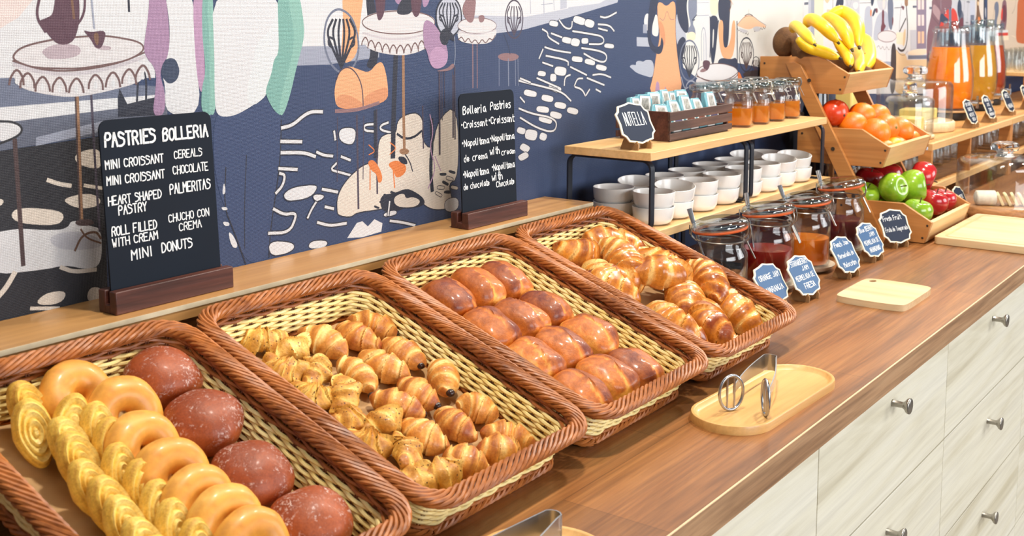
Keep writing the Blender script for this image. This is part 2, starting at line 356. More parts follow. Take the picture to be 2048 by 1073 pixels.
# ================================================================== SETTING
YW, YF, YL, ZL = 1.207, 0.5376, 1.098, 0.195
def struct(o, nm=None): o['kind'] = 'structure'; return o
b = MB(); b.box((4, 0, -TOP-.05), (14, 8, .1)); struct(b.build('floor', M['floor']))
wall = struct(MB().box((4.5, YW+.05, .55), (12, .1, 2.9)).build('wall_back', simple('wall_plaster', (226, 224, 220), .8)))
CC = dict(white=(212,212,215), wall2=(216,216,213), cream=(216,205,193), cream2=(232,214,188), pinkgrey=(222,204,200), slate=(104,112,134), slate2=(92,98,116), lslate=(150,156,174), lslate2=(176,180,194), lslate3=(120,128,150),
 lgrey=(190,190,198), black=(30,32,42), dark=(32,38,56), navy=(46,64,100), navy2=(34,46,74), trouser=(50,68,106), purpledark=(68,60,78), dbrown=(72,54,56), brown=(116,84,66), brown2=(150,112,84), brownline=(106,80,80), brownpink=(136,104,108),
 lace=(210,206,208), lace2=(192,186,192), shadowp=(176,160,168), plum=(84,54,70), purple=(158,126,158), mauve=(176,140,172), teal=(118,166,158), teal2=(132,178,168), navybutton=(48,62,88), shirt2=(214,218,220), orange=(226,164,120), orange2=(208,142,102), dorange=(218,122,62),
 peach=(228,184,152), maroon=(104,48,64), lavender=(134,120,142), lavender2=(186,190,206), gold=(218,190,150), blackbrown=(50,42,46), coat=(122,88,100), coat2=(166,136,142), red=(206,62,52), beige=(206,188,170), beige2=(214,204,196), rust=(190,100,58))
from mathutils.geometry import tessellate_polygon
mv = []; mf = []; mc = []
def mural_poly(pts, c, z):
    b0 = len(mv); mv.extend([(x, YW-z, y) for x, y in pts])
    for t in tessellate_polygon([[Vector((x, y, 0)) for x, y in pts]]): mf.append(tuple(i+b0 for i in t)); mc.append(c)
mural_poly([(-1.5, -.9), (10.5, -.9), (10.5, 2), (-1.5, 2)], CC['navy'], .0004)
mural_poly([(-1.5, .585), (10.5, .585), (10.5, 2), (-1.5, 2)], CC['wall2'], .000405)
MURAL = [
('white','q',0,[666,572,888,577,883,458,660,468]),
('pinkgrey','q',0,[666,572,743,574,705,534,662,511]),
('slate','q',0,[660,468,701,467,840,452,900,446,900,431,657,435]),
('white','q',0,[658,435,900,437,900,426,656,417]),
('slate2','q',0,[656,417,900,426,898,397,800,393,654,386]),
('black','q',0,[654,386,806,392,802,193,794,167,643,192]),
('lslate','q',0,[719,398,806,410,806,398,718,388]),
('cream','p',0,[767,374,787,378,802,375,802,352,782,356,767,364]),
('cream','s',4.9,[731,347,744,341,759,337]),
('cream','s',4.3,[778,335,800,329]),
('cream','p',0,[669,334,677,331,673,325,668,326]),
('cream','p',0,[682,313,693,321,744,310,750,300,739,292,692,302]),
('cream','p',0,[747,323,780,326,798,318,797,308,775,307,758,313]),
('white','p',0,[649,295,691,297,724,289,752,286,759,297,782,285,798,280,796,235,775,233,748,244,721,243,646,250]),
('lgrey','p',0,[724,281,741,262,797,255,796,268,762,284]),
('brown','s',2.9,[761,259,771,276,790,278,796,268]),
('brown','s',2.2,[770,283,777,271,796,262]),
('cream','s',6.1,[662,222,673,231,684,246]),
('cream','s',5,[742,242,759,233,787,231]),
('cream','p',0,[720,216,749,213,740,198,705,204]),
('cream','s',4.2,[702,201,736,194]),
('cream','p',0,[778,212,796,206,795,190,772,194]),
('white','p',0,[674,420,693,417,704,410,698,401,672,395]),
('black','s',2.7,[674,420,693,418,704,410,698,401,672,394]),
('dbrown','s',5.4,[693,397,694,326,695,254]),
('dark','q',0,[828,436,831,448,841,428,882,434,881,411,827,413]),
('dark','s',3,[855,430,858,459,865,471,870,458,868,428]),
('dbrown','s',5.6,[773,446,772,369,771,292]),
('brown2','s',3.2,[774,446,773,369,772,292]),
('purpledark','s',3.1,[792,442,793,356,795,277]),
('dbrown','p',0,[788,288,787,287,783,286,778,286,772,287,767,288,764,290,763,292,764,294,768,295,773,295,778,294,784,293,787,290]),
('lace','p',0,[694,486,697,461,707,454,722,449,740,445,757,442,772,441,798,443,825,447,848,451,867,457,869,485]),
('lace','p',0,[869,496,864,490,851,484,831,479,805,476,778,474,752,474,729,477,711,480,699,485,695,490,699,496,710,501,728,506,751,510,777,512,804,512,830,510,850,507,864,502]),
('brownline','c',2.3,[868,496,865,491,856,486,841,481,822,478,801,476,778,474,756,475,736,476,719,478,707,482,699,486,696,490,699,495,706,500,719,504,736,507,755,510,777,511,800,512,821,511,840,508,855,505,865,501]),
('lace2','s',4.2,[697,482,730,471,776,467,832,475,868,485]),
('brownline','s',2.1,[696,486,730,474,776,471,832,478,868,490]),
('brownline','s',2.7,[690,460,692,468,700,478,707,467,707,459]),
('brownline','s',2.7,[703,456,704,464,713,474,720,463,720,455]),
('brownline','s',2.7,[721,451,722,459,731,469,738,458,739,450]),
('brownline','s',2.8,[742,449,743,457,752,467,759,456,760,448]),
('brownline','s',2.8,[763,447,765,455,774,465,781,454,782,446]),
('brownline','s',2.8,[789,450,790,458,799,468,808,457,808,448]),
('brownline','s',2.9,[812,451,814,460,823,470,831,459,832,450]),
('brownline','s',2.9,[835,454,836,462,846,473,854,461,855,452]),
('brownline','s',3,[854,458,856,466,866,477,874,465,875,457]),
('white','p',0,[696,462,700,471,702,462,699,459]),
('white','p',0,[709,458,712,467,715,458,712,455]),
('white','p',0,[727,453,730,462,733,453,730,450]),
('white','p',0,[748,450,751,460,754,450,751,447]),
('white','p',0,[770,449,773,458,776,448,772,445]),
('white','p',0,[795,451,799,461,802,451,798,448]),
('white','p',0,[819,453,823,463,826,453,822,449]),
('white','p',0,[842,455,845,466,848,455,845,452]),
('white','p',0,[861,460,865,470,868,459,865,456]),
('shadowp','p',0,[730,496,747,504,779,502,782,491,765,486,740,486,735,490]),
('plum','p',0,[728,530,741,534,748,538,753,567,782,568,782,533,775,509,764,502,751,503,742,512,737,519]),
('plum','s',3.3,[733,560,726,535,737,518]),
('plum','s',3.1,[790,561,788,537,774,521]),
('brown','s',3.1,[772,561,774,533]),
('shadowp','p',0,[797,502,823,499,821,494,801,496]),
('plum','p',0,[784,520,795,516,816,519,813,505,807,496,800,498,794,509]),
('brown','p',0,[798,515,806,516,805,501,801,501]),
('lslate','s',2.4,[798,561,800,521]),
('dark','s',3.2,[849,562,849,541]),
('purple','p',0,[880,569,902,570,907,521,905,486,894,475,890,460,897,439,895,410,876,410,883,444,885,469,867,488,870,509,876,533]),
('white','p',0,[901,570,947,570,946,479,952,406,896,410,898,443,892,468,905,487,908,525]),
('navybutton','p',0,[920,466,918,458,914,453,908,450,902,450,897,454,893,460,892,467,894,474,898,479,904,482,910,482,915,479,918,473]),
('mauve','p',0,[944,570,962,570,958,505,961,459,952,428,945,471]),
('teal','p',0,[960,570,977,571,976,517,977,458,975,405,952,406,953,440,962,463,957,509]),
('teal2','p',0,[968,571,977,571,976,517,977,458,975,405,964,406,968,462]),
('white','q',0,[1121,572,1192,573,1190,490,1119,491]),
('lslate','q',0,[1119,491,1190,490,1189,463,1118,464]),
('trouser','p',0,[971,409,996,400,1044,412,1062,424,1076,402,1092,394,1087,354,1079,307,1065,245,1060,196,1019,194,995,256,969,320]),
('dark','s',1.5,[1025,346,1019,283,1017,218]),
('dark','s',2,[989,333,984,280,998,248,1018,196]),
('dark','s',2,[1089,389,1086,338,1077,291,1064,238,1060,198]),
('white','p',0,[985,316,988,299,981,296]),
('white','p',0,[979,281,989,279,990,275,981,276]),
('white','p',0,[980,261,992,258,992,253,984,254]),
('white','p',0,[989,246,997,241,1007,221,995,222]),
('white','p',0,[975,570,1088,571,1088,518,1088,483,1078,474,1074,456,1062,434,1063,424,1020,405,996,400,976,404,974,428,976,482]),
('shirt2','p',0,[1088,560,1088,518,1088,483,1078,474,1074,456,1062,434,1063,424,1035,410,1026,428,1042,473,1048,499,1079,518]),
('teal','p',0,[1088,571,1127,572,1137,521,1135,499,1120,462,1107,423,1092,393,1076,403,1063,424,1062,434,1074,456,1078,474,1088,483,1088,522]),
('teal2','p',0,[1103,572,1127,572,1137,521,1134,497,1120,462,1107,423,1092,393,1084,401,1096,440,1113,478,1118,513]),
('dark','s',8,[1090,378,1110,380,1133,393,1148,397,1168,395]),
('white','s',4.8,[1090,378,1110,380,1133,393,1148,397,1168,395]),
('dark','s',8,[1088,359,1126,355]),
('white','s',4.8,[1088,359,1126,355]),
('dark','s',8,[1088,343,1131,339,1152,331]),
('white','s',4.8,[1088,343,1131,339,1152,331]),
('dark','s',7.4,[1156,337,1169,331,1187,328]),
('white','s',4.1,[1156,337,1169,331,1187,328]),
('dark','s',7.6,[1083,321,1116,316]),
('white','s',4.4,[1083,321,1116,316]),
('dark','s',7.1,[1206,325,1224,318]),
('white','s',3.8,[1206,325,1224,318]),
('dark','s',7.2,[1084,314,1094,311,1089,296,1076,287]),
('white','s',4,[1084,314,1094,311,1089,296,1076,287]),
('dark','c',3.4,[1090,284,1107,291,1145,290,1157,286,1142,272,1101,272,1092,277]),
('white','p',0,[1090,284,1107,291,1145,290,1157,286,1142,272,1101,272,1092,277]),
('dark','s',7.6,[1166,281,1196,273]),
('white','s',4.2,[1166,281,1196,273]),
('dark','s',6.6,[1161,272,1144,256,1135,243]),
('white','s',3.3,[1161,272,1144,256,1135,243]),
('dark','c',3.3,[1145,276,1170,272,1164,266,1150,265]),
('white','p',0,[1145,276,1170,272,1164,266,1150,265]),
('dark','s',7.4,[1071,265,1090,254,1109,254,1113,248,1099,227,1061,232]),
('white','s',4.1,[1071,265,1090,254,1109,254,1113,248,1099,227,1061,232]),
('dark','s',7.6,[1155,233,1180,224,1213,223]),
('white','s',4.2,[1155,233,1180,224,1213,223]),
('dark','s',7.4,[1171,254,1187,249]),
('white','s',4.1,[1171,254,1187,249]),
('dark','c',3.3,[1060,221,1104,212,1109,202,1088,197,1062,200]),
('white','p',0,[1060,221,1104,212,1109,202,1088,197,1062,200]),
('dark','c',3.3,[1140,208,1175,203,1170,193,1134,197]),
('white','p',0,[1140,208,1175,203,1170,193,1134,197]),
('white','q',0,[1215,200,1236,220,1248,221,1260,211,1275,220,1293,211,1290,198,1247,196]),
('dark','s',6.7,[1195,316,1182,308,1202,302,1227,294]),
('white','s',3.4,[1195,316,1182,308,1202,302,1227,294]),
('dark','s',7,[1192,364,1194,352]),
('white','s',3.7,[1192,364,1194,352]),
('dark','c',3.4,[1202,368,1237,366,1236,348,1227,340,1202,349]),
('white','p',0,[1202,368,1237,366,1236,348,1227,340,1202,349]),
('dark','s',6.9,[1275,368,1256,369,1255,360,1276,357]),
('white','s',3.4,[1275,368,1256,369,1255,360,1276,357]),
('dark','s',6.9,[1309,368,1292,365,1291,358,1314,352]),
('white','s',3.4,[1309,368,1292,365,1291,358,1314,352]),
('dark','c',3.8,[1195,242,1196,268,1220,292,1262,311,1285,300,1286,343,1306,351,1328,347,1331,372,1367,379,1384,374,1392,361,1386,334,1414,311,1429,363,1480,386,1482,259,1453,255,1465,223,1456,212,1420,214,1392,226,1371,249,1351,260,1325,251,1318,236,1286,234,1236,237,1224,231,1200,237]),
('cream','p',0,[1195,242,1196,268,1220,292,1262,311,1285,300,1286,343,1306,351,1328,347,1331,372,1367,379,1384,374,1392,361,1386,334,1414,311,1429,363,1480,386,1482,259,1453,255,1465,223,1456,212,1420,214,1392,226,1371,249,1351,260,1325,251,1318,236,1286,234,1236,237,1224,231,1200,237]),
('dark','p',0,[1286,256,1325,255,1351,260,1385,243,1395,232,1392,226,1371,224,1351,229,1324,224,1292,228]),
('dark','c',3.7,[1318,249,1344,253,1348,242,1364,244,1386,234,1371,225,1324,232]),
('cream','p',0,[1318,249,1344,253,1348,242,1364,244,1386,234,1371,225,1324,232]),
('dark','s',4,[1330,348,1346,339,1369,339,1388,348]),
('dark','p',0,[1287,247,1290,247,1297,244,1299,243,1298,240,1295,241,1288,244,1286,245]),
('dark','p',0,[1275,242,1278,241,1285,238,1287,237,1286,235,1283,235,1276,238,1274,239]),
('dark','p',0,[1297,257,1299,257,1307,254,1309,252,1308,250,1305,250,1297,253,1295,255]),
('dark','p',0,[1313,260,1316,259,1323,256,1325,255,1324,253,1321,253,1313,256,1311,257]),
('dark','s',7.7,[1311,212,1337,206,1369,196]),
('white','s',4,[1311,212,1337,206,1369,196]),
('dark','c',3.6,[1295,226,1324,228,1327,220,1298,220]),
('white','p',0,[1295,226,1324,228,1327,220,1298,220]),
('dark','s',6.8,[1310,243,1306,222]),
('white','s',3.1,[1310,243,1306,222]),
('white','q',0,[1181,573,1268,574,1266,490,1179,490]),
('lslate','q',0,[1179,490,1266,490,1291,485,1291,470,1178,463]),
('orange','p',0,[1213,573,1261,574,1250,524,1243,470,1206,461,1215,524]),
('slate','c',3.6,[1246,498,1246,480,1240,464,1229,453,1216,449,1202,452,1189,462,1180,477,1175,494,1176,512,1181,528,1191,539,1204,544,1218,541,1232,532,1241,516]),
('dark','s',4.3,[1209,458,1192,486,1180,510,1193,528]),
('dark','s',4.3,[1209,458,1199,486,1192,510,1200,528]),
('dark','s',4.3,[1209,458,1206,485,1204,510,1208,528]),
('dark','s',4.3,[1209,458,1214,485,1217,510,1215,528]),
('dark','s',4.3,[1209,458,1221,485,1229,510,1222,528]),
('dark','s',4.4,[1209,458,1228,485,1242,509,1229,528]),
('dark','s',3.4,[1194,500,1185,504,1183,492,1191,488]),
('dark','s',3.4,[1227,499,1237,503,1238,491,1230,487]),
('dark','p',0,[1262,574,1279,574,1291,502,1288,462,1275,452,1260,458,1273,473,1268,515]),
('orange','p',0,[1197,438,1206,454,1224,460,1247,453,1268,447,1286,462,1300,463,1310,428,1309,401,1252,395,1199,396,1193,418]),
('orange2','p',0,[1255,412,1290,422,1310,424,1309,401,1254,395]),
('orange2','p',0,[1196,416,1223,418,1255,401,1253,395,1199,396]),
('purpledark','s',2.1,[1197,438,1206,454,1224,459,1241,448,1253,427,1254,395]),
('brownpink','s',5.5,[1196,394,1240,392,1288,400]),
('purpledark','s',3.9,[1240,384,1240,242]),
('purpledark','s',1.7,[1255,382,1251,286]),
('purpledark','s',1.7,[1199,385,1196,289]),
('purpledark','s',3.5,[1283,390,1282,260]),
('purpledark','s',3.1,[1391,388,1392,320]),
('purpledark','s',4.2,[1434,440,1433,306]),
('purpledark','s',2.3,[1440,440,1440,362]),
('purpledark','s',3.8,[1469,434,1468,331]),
('dark','s',10.6,[1329,476,1322,384,1319,314]),
('dark','s',6.4,[1280,387,1279,318]),
('dorange','p',0,[1260,312,1276,314,1293,291,1294,277,1284,275,1281,291,1270,296]),
('dorange','s',2.2,[1267,302,1266,268]),
('dorange','p',0,[1305,303,1326,308,1351,297,1348,283,1326,277,1320,291]),
('dorange','s',2.7,[1319,296,1322,264]),
('dorange','s',1.8,[1265,337,1280,326,1265,322]),
('dorange','s',1.8,[1313,336,1329,326,1312,318]),
('dark','p',0,[1329,313,1349,310,1355,296,1336,301]),
('dark','s',2.2,[1346,316,1359,301,1365,285]),
('brown2','s',6.3,[1346,475,1345,382,1346,320]),
('brown2','p',0,[1358,318,1356,316,1353,314,1348,314,1343,314,1338,316,1335,318,1334,320,1335,322,1338,324,1343,324,1348,324,1353,322,1356,320]),
('lace','p',0,[1252,518,1257,490,1278,480,1316,473,1355,471,1395,478,1425,493,1425,520]),
('lace','p',0,[1425,523,1420,517,1404,511,1380,508,1351,506,1321,506,1294,509,1272,513,1259,519,1254,525,1259,531,1273,536,1295,540,1322,542,1352,542,1380,540,1404,535,1420,530]),
('brownline','c',1.7,[1424,522,1420,516,1407,511,1387,508,1362,505,1336,505,1310,506,1287,509,1269,513,1258,518,1254,524,1258,529,1270,534,1288,538,1311,540,1336,541,1363,540,1387,538,1407,534,1420,528]),
('lace2','s',3.1,[1256,508,1291,500,1336,496,1382,500,1422,510]),
('brownline','s',2.1,[1253,490,1254,495,1261,503,1267,495,1268,489]),
('brownline','s',2.1,[1266,485,1267,491,1274,498,1280,490,1281,485]),
('brownline','s',2.2,[1282,481,1283,487,1290,495,1296,487,1297,481]),
('brownline','s',2.2,[1298,478,1299,484,1306,492,1313,484,1314,478]),
('brownline','s',2.2,[1315,476,1316,482,1323,490,1330,482,1330,475]),
('brownline','s',2.2,[1331,475,1332,482,1340,489,1346,481,1347,475]),
('brownline','s',2.2,[1348,476,1349,482,1357,490,1364,482,1364,475]),
('brownline','s',2.2,[1366,478,1367,484,1374,492,1381,484,1382,477]),
('brownline','s',2.2,[1382,481,1383,487,1390,495,1397,487,1398,480]),
('brownline','s',2.2,[1398,486,1398,492,1406,500,1413,492,1414,486]),
('brownline','s',2.2,[1411,491,1412,497,1420,505,1427,497,1428,491]),
('purple','p',0,[1324,575,1357,575,1356,554,1330,549]),
('plum','p',0,[1282,574,1308,574,1305,540,1296,526,1287,527]),
('dark','p',0,[1330,540,1345,562,1370,562,1369,536,1338,534]),
('purple','p',0,[1393,576,1417,576,1407,549,1393,545]),
('plum','p',0,[1364,567,1394,567,1387,536,1376,529,1367,540]),
('dark','s',8.3,[1413,364,1414,322,1409,286,1413,248]),
('mauve','s',2.3,[1409,373,1418,345,1407,318,1424,284,1403,252]),
('mauve','s',1.9,[1421,303,1435,278]),
('white','q',0,[1462,573,1813,578,1813,544,1676,529,1533,532,1473,534]),
('lslate2','q',0,[1473,535,1533,533,1676,530,1813,545,1813,578,2000,580,1992,557,1821,529,1669,507,1576,501,1479,503]),
('white','q',0,[1813,578,2000,580,1924,555,1813,547]),
('lslate','s',2.1,[1732,568,1733,537]),
('lslate','s',1.6,[1689,568,1691,536]),
('lslate','s',1.7,[1764,569,1766,542]),
('lslate','s',1.2,[1724,552,1761,554]),
('lslate2','q',0,[1786,573,1808,573,1808,546,1786,543]),
('lslate2','p',0,[1491,531,1488,516,1479,504,1465,498,1451,498,1438,505,1430,517,1427,531,1430,546,1439,557,1452,564,1466,564,1479,558,1488,546]),
('dark','c',3.2,[1492,531,1490,518,1482,507,1471,500,1458,498,1446,500,1435,508,1428,519,1426,531,1428,544,1436,555,1446,562,1459,565,1472,562,1483,555,1490,544]),
('dark','s',3.2,[1458,503,1443,522,1432,540,1443,553]),
('dark','s',3.3,[1458,503,1449,522,1442,540,1449,553]),
('dark','s',3.2,[1458,503,1455,522,1453,540,1456,553]),
('dark','s',3.2,[1458,503,1462,522,1464,540,1462,553]),
('dark','s',3.3,[1458,503,1468,522,1475,540,1468,553]),
('dark','s',3.3,[1458,503,1474,522,1486,540,1475,553]),
('dark','s',2.7,[1444,532,1436,535,1434,527,1441,524]),
('dark','s',2.7,[1473,532,1482,535,1483,526,1476,523]),
('purple','p',0,[1394,528,1419,523,1448,493,1457,471,1452,452,1426,445,1410,454,1403,476,1394,487]),
('mauve','p',0,[1410,476,1432,486,1457,471,1452,452,1426,445,1410,454]),
('dark','p',0,[1433,504,1450,515,1473,500,1473,489,1458,496,1454,484,1438,486]),
('brownpink','p',0,[1426,444,1454,446,1469,456,1473,448,1459,442,1432,442]),
('lslate','s',1.5,[1473,498,1475,470,1472,452]),
('purpledark','s',3,[1433,442,1432,306]),
('purpledark','s',1.5,[1446,442,1446,383]),
('purpledark','s',3,[1473,448,1473,328]),
('purpledark','s',1.1,[1467,441,1468,396]),
('brownpink','s',3,[1522,488,1522,411]),
('brownpink','s',2.3,[1534,487,1534,410]),
('lace','p',0,[1481,511,1482,492,1507,486,1545,484,1571,486,1587,497,1589,512]),
('lace','p',0,[1589,515,1585,510,1573,506,1555,503,1534,502,1513,503,1496,507,1485,511,1481,516,1485,521,1496,526,1514,528,1534,529,1555,528,1573,525,1585,520]),
('brownline','c',1.1,[1589,515,1585,510,1573,506,1555,503,1534,502,1513,503,1496,507,1485,511,1481,516,1485,521,1496,526,1514,528,1534,529,1555,528,1573,525,1585,520]),
('lace2','s',1.8,[1483,507,1533,499,1587,508]),
('brownline','s',1.9,[1483,493,1492,499,1500,487,1510,497,1518,485,1528,494,1538,483,1547,494,1557,484,1568,495,1576,489,1584,498]),
('brownpink','p',0,[1491,544,1509,566,1532,566,1528,536,1522,520,1506,522]),
('brownpink','p',0,[1536,533,1555,534,1553,522,1540,520]),
('purpledark','c',3.1,[1667,526,1665,513,1660,502,1651,494,1640,492,1630,495,1622,502,1616,513,1614,526,1616,539,1622,550,1630,557,1640,560,1651,557,1659,550,1665,539]),
('purpledark','s',2.9,[1640,497,1627,517,1618,535,1627,548]),
('purpledark','s',2.9,[1640,497,1634,517,1629,535,1634,548]),
('purpledark','s',2.9,[1640,497,1640,517,1640,535,1640,548]),
('purpledark','s',3,[1640,497,1647,517,1652,535,1647,548]),
('purpledark','s',3,[1640,497,1654,517,1663,535,1654,548]),
('purpledark','s',2.3,[1628,527,1621,530,1620,522,1626,518]),
('purpledark','s',2.4,[1652,527,1660,530,1661,521,1655,518]),
('brownpink','p',0,[1655,459,1652,456,1643,453,1630,452,1616,453,1603,455,1595,458,1592,461,1595,464,1603,466,1616,467,1630,466,1643,465,1652,462]),
('navy2','s',2,[1609,501,1622,481,1628,465]),
('lslate3','s',1.6,[1596,457,1596,410]),
('lslate3','s',2.7,[1623,456,1624,409]),
('lslate3','s',1.6,[1644,455,1645,408]),
('lslate3','s',1.6,[1652,455,1653,407]),
('dark','c',2.6,[1834,530,1844,531,1869,526,1875,522,1870,514,1860,513,1836,518,1829,522]),
('white','p',0,[1834,530,1844,531,1869,526,1875,522,1870,514,1860,513,1836,518,1829,522]),
('dark','c',2.6,[1874,523,1883,525,1902,521,1907,517,1902,509,1893,507,1874,511,1869,515]),
('white','p',0,[1874,523,1883,525,1902,521,1907,517,1902,509,1893,507,1874,511,1869,515]),
('dark','c',2.5,[1751,521,1758,523,1775,521,1780,518,1778,512,1772,511,1755,513,1750,515]),
('white','p',0,[1751,521,1758,523,1775,521,1780,518,1778,512,1772,511,1755,513,1750,515]),
('dark','c',2.5,[1794,490,1801,492,1822,489,1828,486,1826,480,1819,478,1798,481,1792,484]),
('white','p',0,[1794,490,1801,492,1822,489,1828,486,1826,480,1819,478,1798,481,1792,484]),
('dark','c',2.6,[1826,487,1833,489,1851,486,1855,482,1851,474,1844,472,1826,475,1822,478]),
('white','p',0,[1826,487,1833,489,1851,486,1855,482,1851,474,1844,472,1826,475,1822,478]),
('dark','c',2.6,[1860,486,1865,488,1879,488,1884,486,1884,479,1880,477,1865,477,1860,479]),
('white','p',0,[1860,486,1865,488,1879,488,1884,486,1884,479,1880,477,1865,477,1860,479]),
('dark','c',2.7,[1944,474,1951,476,1973,474,1980,472,1980,466,1972,465,1950,467,1943,469]),
('white','p',0,[1944,474,1951,476,1973,474,1980,472,1980,466,1972,465,1950,467,1943,469]),
('dark','c',2.6,[1828,454,1836,454,1858,452,1865,449,1863,442,1855,442,1832,444,1826,447]),
('white','p',0,[1828,454,1836,454,1858,452,1865,449,1863,442,1855,442,1832,444,1826,447]),
('dark','c',2.6,[1874,447,1882,448,1904,444,1910,440,1908,434,1899,434,1877,438,1871,441]),
('white','p',0,[1874,447,1882,448,1904,444,1910,440,1908,434,1899,434,1877,438,1871,441]),
('dark','c',2.7,[1915,435,1924,435,1947,431,1954,428,1951,422,1942,421,1919,425,1912,429]),
('white','p',0,[1915,435,1924,435,1947,431,1954,428,1951,422,1942,421,1919,425,1912,429]),
('dark','c',2.5,[1770,435,1779,437,1802,434,1809,430,1806,420,1797,418,1774,421,1767,426]),
('white','p',0,[1770,435,1779,437,1802,434,1809,430,1806,420,1797,418,1774,421,1767,426]),
('dark','c',2.5,[1715,430,1721,431,1736,429,1740,426,1738,421,1733,420,1718,422,1713,424]),
('white','p',0,[1715,430,1721,431,1736,429,1740,426,1738,421,1733,420,1718,422,1713,424]),
('dark','c',2.5,[1754,421,1758,424,1770,423,1774,420,1774,412,1770,409,1758,410,1754,412]),
('white','p',0,[1754,421,1758,424,1770,423,1774,420,1774,412,1770,409,1758,410,1754,412]),
('dark','c',2.5,[1751,404,1761,404,1785,398,1792,394,1788,387,1778,387,1754,394,1747,398]),
('white','p',0,[1751,404,1761,404,1785,398,1792,394,1788,387,1778,387,1754,394,1747,398]),
('dark','c',2.5,[1672,398,1680,399,1704,394,1711,391,1709,384,1700,384,1676,388,1669,392]),
('white','p',0,[1672,398,1680,399,1704,394,1711,391,1709,384,1700,384,1676,388,1669,392]),
('dark','c',2.5,[1728,386,1736,386,1758,382,1765,379,1763,372,1754,371,1732,375,1725,379]),
('white','p',0,[1728,386,1736,386,1758,382,1765,379,1763,372,1754,371,1732,375,1725,379]),
('dark','c',2.5,[1770,369,1779,370,1802,366,1809,362,1806,356,1798,355,1775,359,1768,363]),
('white','p',0,[1770,369,1779,370,1802,366,1809,362,1806,356,1798,355,1775,359,1768,363]),
('dark','c',2.6,[1813,356,1822,357,1845,352,1851,348,1848,342,1840,341,1817,346,1810,350]),
('white','p',0,[1813,356,1822,357,1845,352,1851,348,1848,342,1840,341,1817,346,1810,350]),
('dark','c',2.5,[1711,365,1719,366,1743,363,1751,359,1749,352,1741,352,1717,355,1709,359]),
('white','p',0,[1711,365,1719,366,1743,363,1751,359,1749,352,1741,352,1717,355,1709,359]),
('dark','c',2.6,[1756,353,1765,353,1788,348,1794,344,1791,338,1782,337,1760,342,1753,346]),
('white','p',0,[1756,353,1765,353,1788,348,1794,344,1791,338,1782,337,1760,342,1753,346]),
('dark','c',2.5,[1720,348,1730,348,1754,341,1762,337,1758,330,1748,331,1723,337,1716,341]),
('white','p',0,[1720,348,1730,348,1754,341,1762,337,1758,330,1748,331,1723,337,1716,341]),
('dark','c',2.5,[1676,324,1685,326,1707,322,1714,317,1710,306,1702,303,1679,308,1673,313]),
('white','p',0,[1676,324,1685,326,1707,322,1714,317,1710,306,1702,303,1679,308,1673,313]),
('dark','c',2.5,[1723,315,1729,316,1742,312,1745,308,1740,301,1734,300,1721,304,1719,308]),
('white','p',0,[1723,315,1729,316,1742,312,1745,308,1740,301,1734,300,1721,304,1719,308]),
('dark','c',2.5,[1664,301,1671,301,1687,294,1690,290,1683,284,1676,284,1660,291,1657,295]),
('white','p',0,[1664,301,1671,301,1687,294,1690,290,1683,284,1676,284,1660,291,1657,295]),
('dark','c',2.5,[1652,278,1656,281,1673,285,1680,284,1686,278,1683,274,1666,270,1658,271]),
('white','p',0,[1652,278,1656,281,1673,285,1680,284,1686,278,1683,274,1666,270,1658,271]),
('dark','c',2.5,[1652,332,1658,332,1673,328,1676,325,1672,318,1666,318,1652,322,1648,326]),
('white','p',0,[1652,332,1658,332,1673,328,1676,325,1672,318,1666,318,1652,322,1648,326]),
('dark','s',6.3,[1928,529,1950,526,1988,537]),
('white','s',3.6,[1928,529,1950,526,1988,537]),
('dark','s',6.3,[1920,514,1962,512,1980,500]),
('white','s',3.6,[1920,514,1962,512,1980,500]),
('dark','s',6.2,[1921,506,1954,501]),
('white','s',3.5,[1921,506,1954,501]),
('dark','s',5.7,[1728,507,1746,501,1745,492,1782,479]),
('white','s',3.3,[1728,507,1746,501,1745,492,1782,479]),
('dark','s',5.9,[1757,499,1792,491]),
('white','s',3.4,[1757,499,1792,491]),
('dark','s',5.9,[1783,523,1802,508,1825,506,1827,520]),
('white','s',3.4,[1783,523,1802,508,1825,506,1827,520]),
('dark','s',6.2,[1829,502,1888,496,1940,490,1942,474,1888,476]),
('white','s',3.5,[1829,502,1888,496,1940,490,1942,474,1888,476]),
('dark','s',5.7,[1736,474,1769,467,1822,461]),
('white','s',3.3,[1736,474,1769,467,1822,461]),
('dark','s',5.7,[1730,470,1718,454]),
('white','s',3.3,[1730,470,1718,454]),
('dark','s',6,[1740,458,1814,447,1814,438]),
('white','s',3.4,[1740,458,1814,447,1814,438]),
('dark','s',6.3,[1861,469,1926,462,1955,453,1948,437,1909,444,1869,458]),
('white','s',3.6,[1861,469,1926,462,1955,453,1948,437,1909,444,1869,458]),
('dark','s',6,[1822,434,1879,416]),
('white','s',3.4,[1822,434,1879,416]),
('dark','s',6.2,[1902,415,1935,416,1969,407]),
('white','s',3.5,[1902,415,1935,416,1969,407]),
('dark','s',5.9,[1801,400,1803,416,1821,419]),
('white','s',3.4,[1801,400,1803,416,1821,419]),
('dark','s',6,[1836,397,1846,411,1865,410]),
('white','s',3.4,[1836,397,1846,411,1865,410]),
('dark','s',6.3,[1881,410,1944,393]),
('white','s',3.6,[1881,410,1944,393]),
('dark','s',5.7,[1729,446,1762,438]),
('white','s',3.3,[1729,446,1762,438]),
('dark','s',6.2,[1838,395,1863,389,1875,376]),
('white','s',3.5,[1838,395,1863,389,1875,376]),
('dark','s',6.2,[1890,387,1878,377]),
('white','s',3.5,[1890,387,1878,377]),
('dark','s',6.2,[1914,386,1931,380]),
('white','s',3.5,[1914,386,1931,380]),
('dark','s',5.9,[1655,416,1711,405,1792,389,1824,369]),
('white','s',3.4,[1655,416,1711,405,1792,389,1824,369]),
('dark','s',5.6,[1659,386,1672,376]),
('white','s',3.2,[1659,386,1672,376]),
